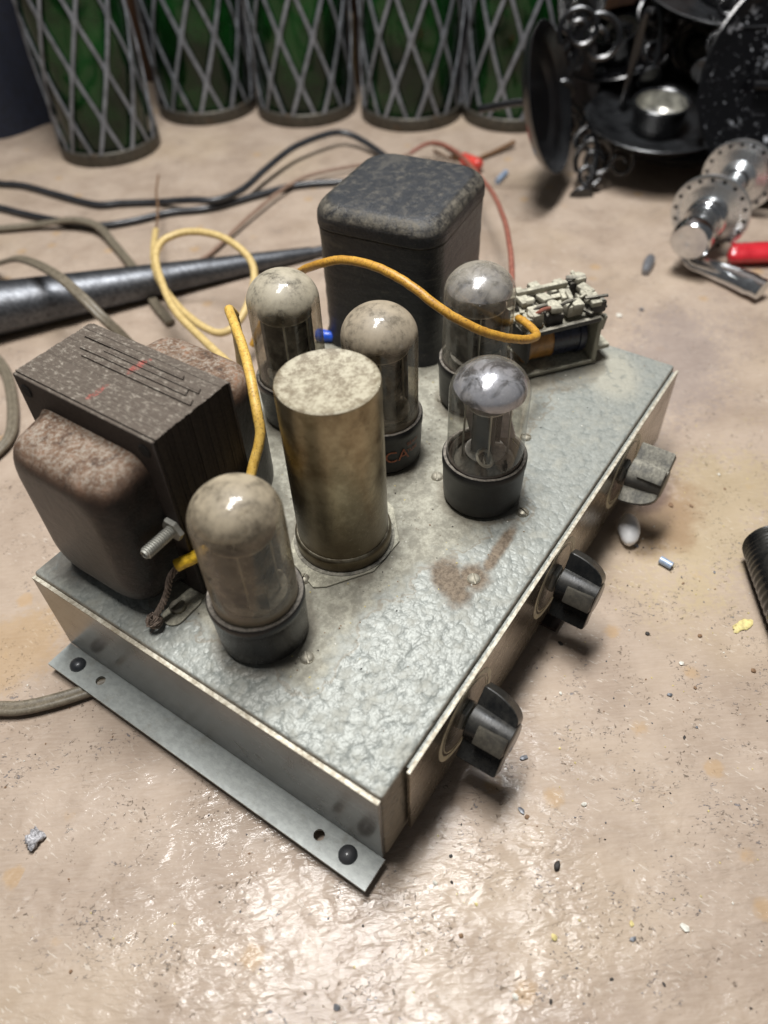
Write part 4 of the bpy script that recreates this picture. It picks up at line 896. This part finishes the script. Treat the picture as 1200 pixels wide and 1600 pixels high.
# ------------------------------------------------------------------ green bottles in expanded-metal sleeves
def bottle(x, y, label, ph):
    t = thing('mesh_bottle', (x, y, 0), label, 'bottle', 'green bottles in metal mesh along the wall')
    Rg = 43.5; b = MB(); b.lathe([(0, 3), (Rg-2, 3), (Rg, 6), (Rg, 230), (Rg-4, 262), (26, 290), (17, 305), (16, 345), (18, 348), (18, 356), (15, 357)], 56); b.build('glass_body', 'green', t)
    b = MB(); b.lathe([(0, 0.3), (46.3, 0.3), (46.8, 1), (46.8, 11), (46.0, 12), (44.2, 12)], 56); b.build('base_band', 'tin', t)
    b = MB(); N = 10; Hd = 38.0; r0 = 45.0
    z0, z1 = 9.0, 262.0; steps = 84; dz = (z1-z0)/steps; 
    for sgn in (-1, 1):
        for k in range(N):
            vs = []; fs = []
            for i_ in range(steps+1):
                z = z0+i_*dz; a = ph+sgn*z/Hd*PI/N*1.0+2*PI*k/N
                # node thickening where strands meet, zig-zag widening like slit metal
                u = abs(((z/Hd) % 1.0)-0.5)*2; wd = 1.45+0.9*max(0, (u-0.7)/0.3)
                rr = r0+0.5*sgn if z < 232 else (r0-(z-232)*0.2)
                tng = sgn*PI/N/Hd*rr; nrm = math.sqrt(1+tng*tng); cs, cz = 1/nrm, -tng/nrm
                for (o1, o2) in ((-wd, 0), (wd, 0), (wd, 1.1), (-wd, 1.1)):
                    aa = a+o1*cs/rr; q_ = rr+o2; vs.append((q_*math.cos(aa), q_*math.sin(aa), z+o1*cz))
            for i_ in range(steps):
                for j in range(4): fs.append((i_*4+j, i_*4+(j+1) % 4, (i_+1)*4+(j+1) % 4, (i_+1)*4+j))
            b.add(vs, fs)
    b.build('mesh_sleeve', 'mesh', t, sharp=60)
    return t
for x, y, l_, ph in ((391, 572, 'leftmost green bottle in grey metal mesh, standing forward of the others beside the dark cloth', 0.1), (511, 560, 'second green mesh-covered bottle from the left', 0.3),
                     (556, 468, 'third green mesh-covered bottle from the left, behind the humped cable', 0.05), (598, 371, 'fourth green mesh-covered bottle from the left, behind the tall black transformer', 0.2),
                     (644, 284, 'rightmost green mesh-covered bottle, partly behind the upright black saucer', 0.4)):
    bt = bottle(x, y, l_, ph); bt.scale = (1.05, 1.05, 1.0) if x > 400 else (0.97, 0.97, 1.0)
    bt.rotation_euler = (0, 0, ph*5)
for a_, l_ in ((32, 'thin raw wood lath standing between the third and fourth bottles'), (138, 'thin raw wood lath standing between the second and third bottles')):
    q = MB(); q.box(a_-4.5, a_+4.5, -14, -8, 0.3, 32 if a_ < 100 else 70, 0.5, 1, mtx=Matrix.Translation((0, 0, 0)) @ wm); tag(q.build('wood_lath', 'lath'), l_, 'wood strip')
# dark cloth at the left
q = MB(); n = 26
vs = []; fs = []
for i_ in range(n+1):
    for j in range(15):
        s_ = i_/n; z = j*26
        x_ = 312+s_*165+5*math.sin(s_*17+j*.25)+z*0.10; y_ = 706-s_*72+5*math.sin(s_*15+j*.25)+z*0.12; vs.append((x_, y_, z))
for i_ in range(n):
    for j in range(14): fs.append((i_*15+j, (i_+1)*15+j, (i_+1)*15+j+1, i_*15+j+1))
q.add(vs, fs); q.v2 = [p+Vector((6, 8, 0)) for p in q.v]; m0 = len(q.v); q.v += q.v2; q.f += [[i2+m0 for i2 in reversed(f)] for f in q.f]; q.mi += q.mi[:]
tag(q.build('dark_cloth', 'navy', sharp=80, recalc=False), 'dark navy cloth hanging onto the bench at the far left', 'cloth')

# ------------------------------------------------------------------ black candle sconces
def scroll(mb, m_, r=2.0, s_=1.0, turns=1.6):
    """flat iron scroll in the local XY plane"""
    pts = []
    for k in range(34):
        a = k/33*turns*2*PI; rr = (4+13*(k/33))*s_; pts.append(m_ @ Vector((rr*math.cos(a), rr*math.sin(a), 0)))
    mb.tube(pts, r*s_, 7)
def WS(_, off):
    return ('w', toward(off, (-0.864, -0.383, 0.33)))
def sconce(c, nrm, Rd, label, cup=True, scr=(), post=None, roll=0, lip=1.0):
    c = Vector(c); m0 = toward((0, 0, 0), nrm, roll)
    t = thing('candle_sconce', c, label, 'candle sconce', 'black metal candle sconces heaped by the wall')
    b = MB(); b.lathe([(0, 0), (Rd*0.5, 0), (Rd*0.56, 0.8), (Rd*0.62, 3.0), (Rd*0.80, 3.6), (Rd*0.90, 6), (Rd*0.96, 10.0*lip), (Rd*1.0, 11*lip), (Rd*1.02, 10.4*lip), (Rd*0.99, 8.4*lip), (Rd*0.9, 3.4), (Rd*0.64, 1.0), (Rd*0.58, -1.2), (0, -1.6)], 64, m0); b.build('saucer', 'chipped' if 'scuffed' in label else 'sconce', t)
    if cup:
        b = MB(); r = Rd*0.36; b.lathe([(r*0.96, 1), (r, 1.4), (r*1.04, 20), (r*1.12, 21.5), (r*1.06, 22.5), (r*0.97, 21)], 40, m0); b.build('cup_ring', 'sconce', t)
        b = MB(); b.lathe([(r*0.965, 21), (r*0.93, 8), (r*0.7, 3.2), (0, 2.6)], 40, m0); b.build('cup_lining', 'cupin', t)
    for (sm, ss_) in scr:
        b = MB(); scroll(b, sm[1] if isinstance(sm, tuple) else m0 @ sm, 2.2, ss_); b.build('scroll', 'sconce', t)
    if post:
        b = MB(); b.tube([m0 @ Vector(p) for p in post], 3.0, 8, smooth=5); b.build('arm', 'sconce', t)
    return t
sconce((580, 126, 36), (-0.10, -0.05, 1), 56, 'black sconce with its saucer flat and an open pale cup, lowest of the heap', True,
       scr=[(tr(-54, 42, -18, ry=PI/2), 1.0), (tr(-60, 56, -24, ry=PI/2, rz=.5), .8)], post=[(-26, 24, 0), (-24, 26, 34), (-22, 28, 70), (-16, 26, 74)])
sconce((496, 193, 70), (0.17, -0.87, 0.28), 51, 'black sconce whose saucer stands upright on its edge, beside the rightmost bottle', False,
       scr=[(WS((30, 44, 0), (22, -32, 40)), 1.1), (WS((-30, 14, 0), (14, -20, 47)), .9), (WS((20, 44, 0), (34, -40, -46)), 1.0), (WS((20, 44, 0), (46, -56, -50)), .8)], post=[(0, 0, -2), (-2, 4, -16), (-6, 6, -38), (-6, 6, -44)])
sconce((607, 30, 74), (-0.80, -0.42, 0.42), 78, 'large scuffed black saucer leaning upright at the right edge above the bicycle hub', False,
       scr=[(tr(6, 6, 5), .8), (tr(-26, 10, 8), .7)], post=[(-40, 0, 8), (-10, 0, 12), (20, 4, 12), (40, 4, 8)])
sconce((655, 112, 112), (-0.15, -0.1, 1), 68, 'black sconce saucer on top of the heap at the upper right', True, post=[(-20, 20, 0), (-30, 34, -40), (-30, 40, -90)])
sconce((600, 120, 14), (0.05, -0.05, 1), 50, 'added black saucer filling the shadow under the flat sconce', False, post=[(0, 0, 0), (2, 2, 12), (0, 4, 20)])  # extra saucer added as a black mass for the shadow beneath the dish
sconce((668, 190, 30), (-0.3, -0.1, 0.95), 56, 'black saucer low in the heap against the wall', True, scr=[(tr(10, 40, 30, rx=1.2), 1.2)])
sconce((700, 140, 60), (-0.75, -0.35, 0.5), 66, 'black saucer propped on edge behind the flat sconce', True, scr=[(tr(0, 0, 10), 1.3), (tr(-20, 20, 12, rx=.6), 1.0)])
sconce((690, 70, 150), (-0.6, -0.3, 0.6), 60, 'black saucer high in the heap at the upper right corner', True)
sconce((650, 205, 150), (-0.7, -0.2, 0.6), 46, 'small black saucer standing high behind the leaf shaped plate', False, scr=[(tr(5, 5, 10), 1.2), (tr(-10, -20, 14, rx=.8), 1.0)])
sconce((640, 188, 66), (-0.35, 0.1, 0.93), 48, 'small scuffed black saucer tilted behind the flat one', True, scr=[(tr(0, 0, 14, rx=PI/2), 1.0)], post=[(0, 0, 0), (10, -10, 30), (30, -20, 42)])
def bracket(c, nrm, sc_, label, mirror=1):
    t = thing('scroll_bracket', c, label, 'iron bracket', 'black scroll brackets in the heap'); m0 = toward((0, 0, 0), nrm)
    b = MB()
    for (ox, oy, a0, rr0, tn) in ((0, 16, 0.4, 1.0, 1.5), (0, -14, 3.4, 0.8, 1.4)):
        pts = []
        for k in range(30):
            a = a0+mirror*k/29*tn*2*PI; r_ = (3+12*(k/29))*rr0*sc_; pts.append(m0 @ Vector((ox+r_*math.cos(a), oy*sc_+r_*math.sin(a), 0)))
        b.tube(pts, 2.0, 8)
    b.build('scrollwork', 'sconce', t)
    b = MB(); b.tube([m0 @ Vector(p) for p in ((-3, 34*sc_, 0), (4, 10, 3), (2, -12, 3), (-5, -34*sc_, 0))], 2.6, 8, smooth=5); b.build('stem', 'sconce', t)
    b = MB(); b.lathe([(0, -1), (9, -1), (10, 0), (9.6, 2), (3, 3), (0, 3)], 24, m0 @ tr(-5, -34*sc_, 0, rx=0.8)); b.build('foot', 'sconce', t)
    return t
bracket((528, 158, 24), (-0.75, -0.5, 0.45), 0.8, 'small curled iron bracket on the bench between the upright saucer and the flat one')
bracket((560, 196, 96), (-0.8, -0.35, 0.3), 1.0, 'curled iron bracket rising behind the upright saucer', -1)
bracket((612, 152, 92), (-0.6, -0.6, 0.5), 0.9, 'curled iron bracket above the cup of the flat sconce')
bracket((590, 96, 108), (-0.85, -0.2, 0.4), 0.8, 'curled iron bracket between the flat sconce and the large scuffed saucer', -1)
q = MB(); m_ = toward((596, 208, 140), (-0.75, -0.3, 0.45)); q.prism([(-16, -48), (12, -50), (22, -10), (14, 40), (-4, 60), (-20, 40), (-24, -8)], -1.5, 1.5, m_, 0.7, 1); q.tube([m_ @ Vector((0, 40, 3)), m_ @ Vector((6, 0, 9)), m_ @ Vector((0, -46, 3))], 2.2, 7, smooth=5)
tag(q.build('leaf_plate', 'sconce'), 'black leaf shaped metal plate standing behind the sconces', 'metal plate')
q = MB(); m_ = toward((560, 205, 165), (-0.8, -0.3, 0.5)); q.lathe([(11, 0), (13, 2), (13, 14), (15, 16), (13.6, 17.5), (11.5, 15), (10, 3), (0, 2)], 36, m_)
tag(q.build('metal_cup', 'cupin'), 'small shiny metal cup above the upright saucer at the top edge', 'cup')

# ------------------------------------------------------------------ bicycle hub and quick lever
hb = thing('bicycle_hub', (510, 46.5, 0), 'silver bicycle wheel hub lying on its flanges beside the sconces', 'bicycle hub')
ax = Vector((-1, -0.035, 0))
def flange(xc, R0, name):
    b = MB(); m_ = toward((xc, 0, R0+1), ax); N = 18; rh = R0-3.6
    seg = 72; rows_ = [(R0-6.5, 1.3), (R0-5.4, 1.5), (R0-1.6, 1.5), (R0-0.4, 1.1), (R0, 0), (R0-0.4, -1.1), (R0-1.6, -1.5), (R0-6.5, -1.5)]
    b.lathe([(9.0, 9.0), (10.5, 7.5), (13, 3.2), (R0-8, 1.6)]+rows_+[(12, -2.5), (8, -9)], seg, m_)
    o = b.build(name, 'alu', hb)
    for k in range(N):
        a = 2*PI*k/N; q = MB(); q.lathe([(0, 1.72), (1.2, 1.72), (1.5, 1.58)], 10, m_ @ tr(rh*math.cos(a), rh*math.sin(a), 0)); q2 = q.build('spoke_hole', 'black', o)
    return o
flange(-33, 27, 'flange'); f2 = flange(34, 27, 'flange')
b = MB(); m_ = toward((36, 0, 28), ax); b.lathe([(8.5, 0), (8.0, 8), (7.6, 30), (8.0, 60), (8.6, 68)], 32, m_); b.build('barrel', 'alu', hb)
b = MB(); m_ = toward((-36, 0, 28), ax); b.lathe([(13.5, 0), (14.0, 3), (14.0, 10), (12.5, 12), (11.4, 12.4), (11.4, 30), (13, 31), (13.4, 33), (13.4, 41), (11.5, 43.5), (0, 44)], 40, m_); b.build('skewer_cap', 'chrome', hb)
q = MB(); LV = [(-56, 3, 18), (-62, -2, 7), (-64, -14, 6.0), (-70, -34, 7.5), (-79, -55, 9)]
q.tube(LV, lambda t_: 3.6+3.2*t_*(1 if t_ < .9 else .75), 16, smooth=6, prof=lambda a: (1.25*math.cos(a), 0.62*math.sin(a))); q.build('lever', 'chrome', hb)
# red handle
q = MB(); q.tube([(472, 26, 6.5), (474, 20, 6.8), (483, 5, 7.5), (494, -14, 8), (510, -40, 8)], lambda t_: 7.5*min(1, 0.45+t_*4)*1.0, 18, smooth=6, prof=lambda a: (1.35*math.cos(a), 0.8*math.sin(a)))
rh_ = tag(q.build('red_tool', 'redpl'), 'rounded glossy red tool handle at the right edge beside the hub', 'tool handle')

# black ribbed grip at the right edge
q = MB(); pts = [(212.5, -70.5, 11.8), (209, -72.6, 12), (198, -79, 12), (180, -90, 12), (158, -104, 12), (135, -119, 12)]
P = spline([Vector(p) for p in pts], 30)
q.tube(P, lambda t_: (11.8 if t_ > .2 else 11.8*math.sqrt(max(0.0008, 1-(1-t_/.2)**2)))+(0.22*math.sin(t_*190) if t_ > 0.06 else 0), 40)
tag(q.build('ribbed_grip', 'knob'), 'glossy black finely ribbed grip cut off by the right edge of the picture', 'grip')

# alligator clip, rod, small bits
ac = thing('alligator_clip', (512, 255, 0), 'rusty spring clip with a red boot behind the tall black transformer', 'clip')
b = MB(); b.tube([(-2, -9, 6), (0, -4, 7), (2, 8, 7.5), (2, 12, 7)], lambda t_: 5.2*math.sqrt(max(0.1, 1-(2*t_-1)**4)), 16, smooth=5); b.build('boot', 'clipred', ac)
for s_ in (0, 1):
    b = MB(); b.prism([(0, -4)]+[(3*k, (-2.6 if k % 2 else -5.2) if not s_ else (2.6 if k % 2 else 5.2)) for k in range(1, 11)]+[(30, 0), (15, 2.5*(1-2*s_)*-1+0), (0, 4)], -0.6+0, 0.6, tr(2, 14, 7+3*s_, rz=R(78), rx=R(75))); b.build('jaw', 'rust', ac)
q = MB(); q.tube([(523, 262, 2.4), (548, 254, 3), (572, 246, 5)], lambda t_: 1.6+0.6*t_, 10); tag(q.build('thin_rod', 'rust'), 'thin brown metal rod lying behind the red clip', 'rod')
def pebble(name, c, rx, ry, rz_, ang, mat, label, cat, seed=0, group=None, rough=0.12, seg=16):
    q = MB(); n = seg//2; prof = [(math.cos(a), math.sin(a)) for a in [-PI/2+PI*k/n for k in range(n+1)]]
    q.lathe([(max(0, r), z) for r, z in prof], seg)
    q.v = [Vector((p.x*rx, p.y*ry, p.z*rz_))*(1+rough*mnoise.noise(Vector((p.x*1.6+seed, p.y*1.6, p.z*1.6)))*2) for p in q.v]
    m_ = tr(c[0], c[1], c[2], rz=ang); q.v = [m_ @ p for p in q.v]; o_ = Vector(c); q.v = [p-o_ for p in q.v]
    return tag(q.build(name, mat, None, c, sharp=70), label, cat, group)
pebble('pebble', (191, -13.5, 4.8), 9.5, 5.2, 5.0, R(205), 'white', 'smooth white pebble beside the front plate between two knobs', 'pebble', 1, rough=0.05)
q = MB(); q.tube([(183.5, -32.5, 2.0), (182.5, -38.5, 2.0)], 1.9, 14); tag(q.build('blue_bead', 'bluep'), 'tiny pale blue cylinder bead right of the middle knob', 'bead')
q = MB(); q.tube([(500, 224, 2.5), (519, 226, 2.5)], 2.4, 12); tag(q.build('blue_tube', 'bluep'), 'small pale blue plastic tube lying right of the red clip', 'plastic tube')
q = MB(); q.tube([(446, 71, 2.8), (438, 70, 3.4), (424, 67.5, 2.6)], lambda t_: 2.2+1.6*math.sin(PI*t_), 7, smooth=3); tag(q.build('metal_bit', 'crumbg'), 'small tapered dark grey metal bit left of the bicycle hub', 'metal bit')
q = MB(); q.lathe([(0, 0), (3.0, 0), (3.4, 1), (2.6, 9), (1.0, 11), (0, 11)], 16, toward((184, 165, H+2.8), (0.3, -1, 0.05))); tag(q.build('wire_nut', 'blue'), 'bright blue plastic wire nut between the grey dusty tube and the tall black transformer', 'wire nut')
pebble('lint_clump', (-65.5, 113, 2.2), 3.2, 2.8, 2.0, 0.4, 'lint', 'fuzzy grey metallic clump on the bench at the lower left', 'debris', 5, rough=0.45)
pebble('orange_chip', (168.2, -75.8, 0.6), 5.4, 2.2, 0.5, R(150), 'crumby', 'flat yellow orange flake near the ribbed grip', 'flake', 9, rough=.3)
pebble('seed', (31.4, -51.5, 0.9), 1.7, 1.1, 0.9, 0.2, 'crumbd', 'tiny shiny black seed on the bench below the near knob', 'seed', 2)

# crumbs strewn on the bench: the larger ones one by one, the dust of them as stuff
kinds = {'crumbw': ('white_crumb', 'tiny white crumb lying on the bench top', 'white crumbs on the bench'), 'crumby': ('yellow_crumb', 'tiny pale yellow crumb lying on the bench top', 'yellow crumbs on the bench'),
         'crumbd': ('dark_crumb', 'tiny dark crumb lying on the bench top', 'dark crumbs on the bench'), 'crumbg': ('metal_crumb', 'tiny grey metal crumb lying on the bench top', 'grey metal crumbs on the bench'), 'crumbb': ('brown_crumb', 'tiny brown crumb lying on the bench top', 'brown crumbs on the bench')}
rnd = random.Random(21)
def clear(x, y):
    return not (-18 < x < 262 and -8 < y < 170)
cm = {}
def crumb_mesh(r, seed, mat):
    k = (int(seed) % 5, mat)
    if k not in cm:
        bm = bmesh.new(); bmesh.ops.create_icosphere(bm, subdivisions=1, radius=1.0*S)
        for v in bm.verts: v.co *= 1+0.5*mnoise.noise(v.co*1900+Vector((seed, 0, 0))); v.co.z *= 0.6
        me = bpy.data.meshes.new('crumb'); bm.to_mesh(me); bm.free(); me.materials.append(MT[mat]); cm[k] = me
    return cm[k]
cnt = 0
while cnt < 70:
    x, y = rnd.uniform(-100, 420), rnd.uniform(-120, 380)
    if cnt % 3: x, y = rnd.uniform(-90, 260), rnd.uniform(-110, 0)
    if not clear(x, y): continue
    mat = rnd.choice(['crumbw', 'crumbw', 'crumby', 'crumbd', 'crumbg', 'crumbb']); r = rnd.uniform(0.5, 1.25)*(1+max(0, x-150)/500)
    o = bpy.data.objects.new(kinds[mat][0], crumb_mesh(r, rnd.randint(0, 99), mat)); COL.objects.link(o)
    o.location = Vector((x, y, r*0.45))*S; o.rotation_euler = (0, 0, rnd.uniform(0, 6)); o.scale = (r*rnd.uniform(.8, 1.8), r, r)
    tag(o, kinds[mat][1], 'crumb', kinds[mat][2]); cnt += 1
q = MB(); ms = ['crumbw', 'crumby', 'crumbd', 'crumbg', 'crumbb']
for k in range(1500):
    x, y = rnd.gauss(120, 150), rnd.gauss(-20, 150)
    if not clear(x, y): continue
    r = rnd.uniform(0.14, 0.42); q.cur = rnd.randrange(5); a = rnd.uniform(0, 6); m_ = tr(x, y, r*0.5, rz=a)
    q.add([(r*1.6, 0, 0), (0, r, 0), (-r*1.3, 0, 0), (0, -r, 0), (0, 0, r*.8), (0, 0, -r*.5)], [(0, 1, 4), (1, 2, 4), (2, 3, 4), (3, 0, 4), (1, 0, 5), (2, 1, 5), (3, 2, 5), (0, 3, 5)], m_)
tag(q.build('bench_grit', ms), 'fine pale and dark grit scattered over the painted bench top', 'grit', kind='stuff')
# grit and fluff on the chassis top
q = MB()
for k in range(700):
    x, y = rnd.uniform(18, 250), rnd.uniform(12, 160)
    if y < 30 and rnd.random() < .75: continue
    r = rnd.uniform(0.10, 0.36); q.cur = rnd.choice([0, 1, 2, 4]); m_ = tr(x, y, H+r*0.4, rz=rnd.uniform(0, 6))
    q.add([(r*1.6, 0, 0), (0, r, 0), (-r*1.3, 0, 0), (0, -r, 0), (0, 0, r*.8), (0, 0, -r*.5)], [(0, 1, 4), (1, 2, 4), (2, 3, 4), (3, 0, 4), (1, 0, 5), (2, 1, 5), (3, 2, 5), (0, 3, 5)], m_)
tag(q.build('chassis_grit', ms), 'fine grit and fluff lying on top of the amplifier chassis', 'grit', kind='stuff')
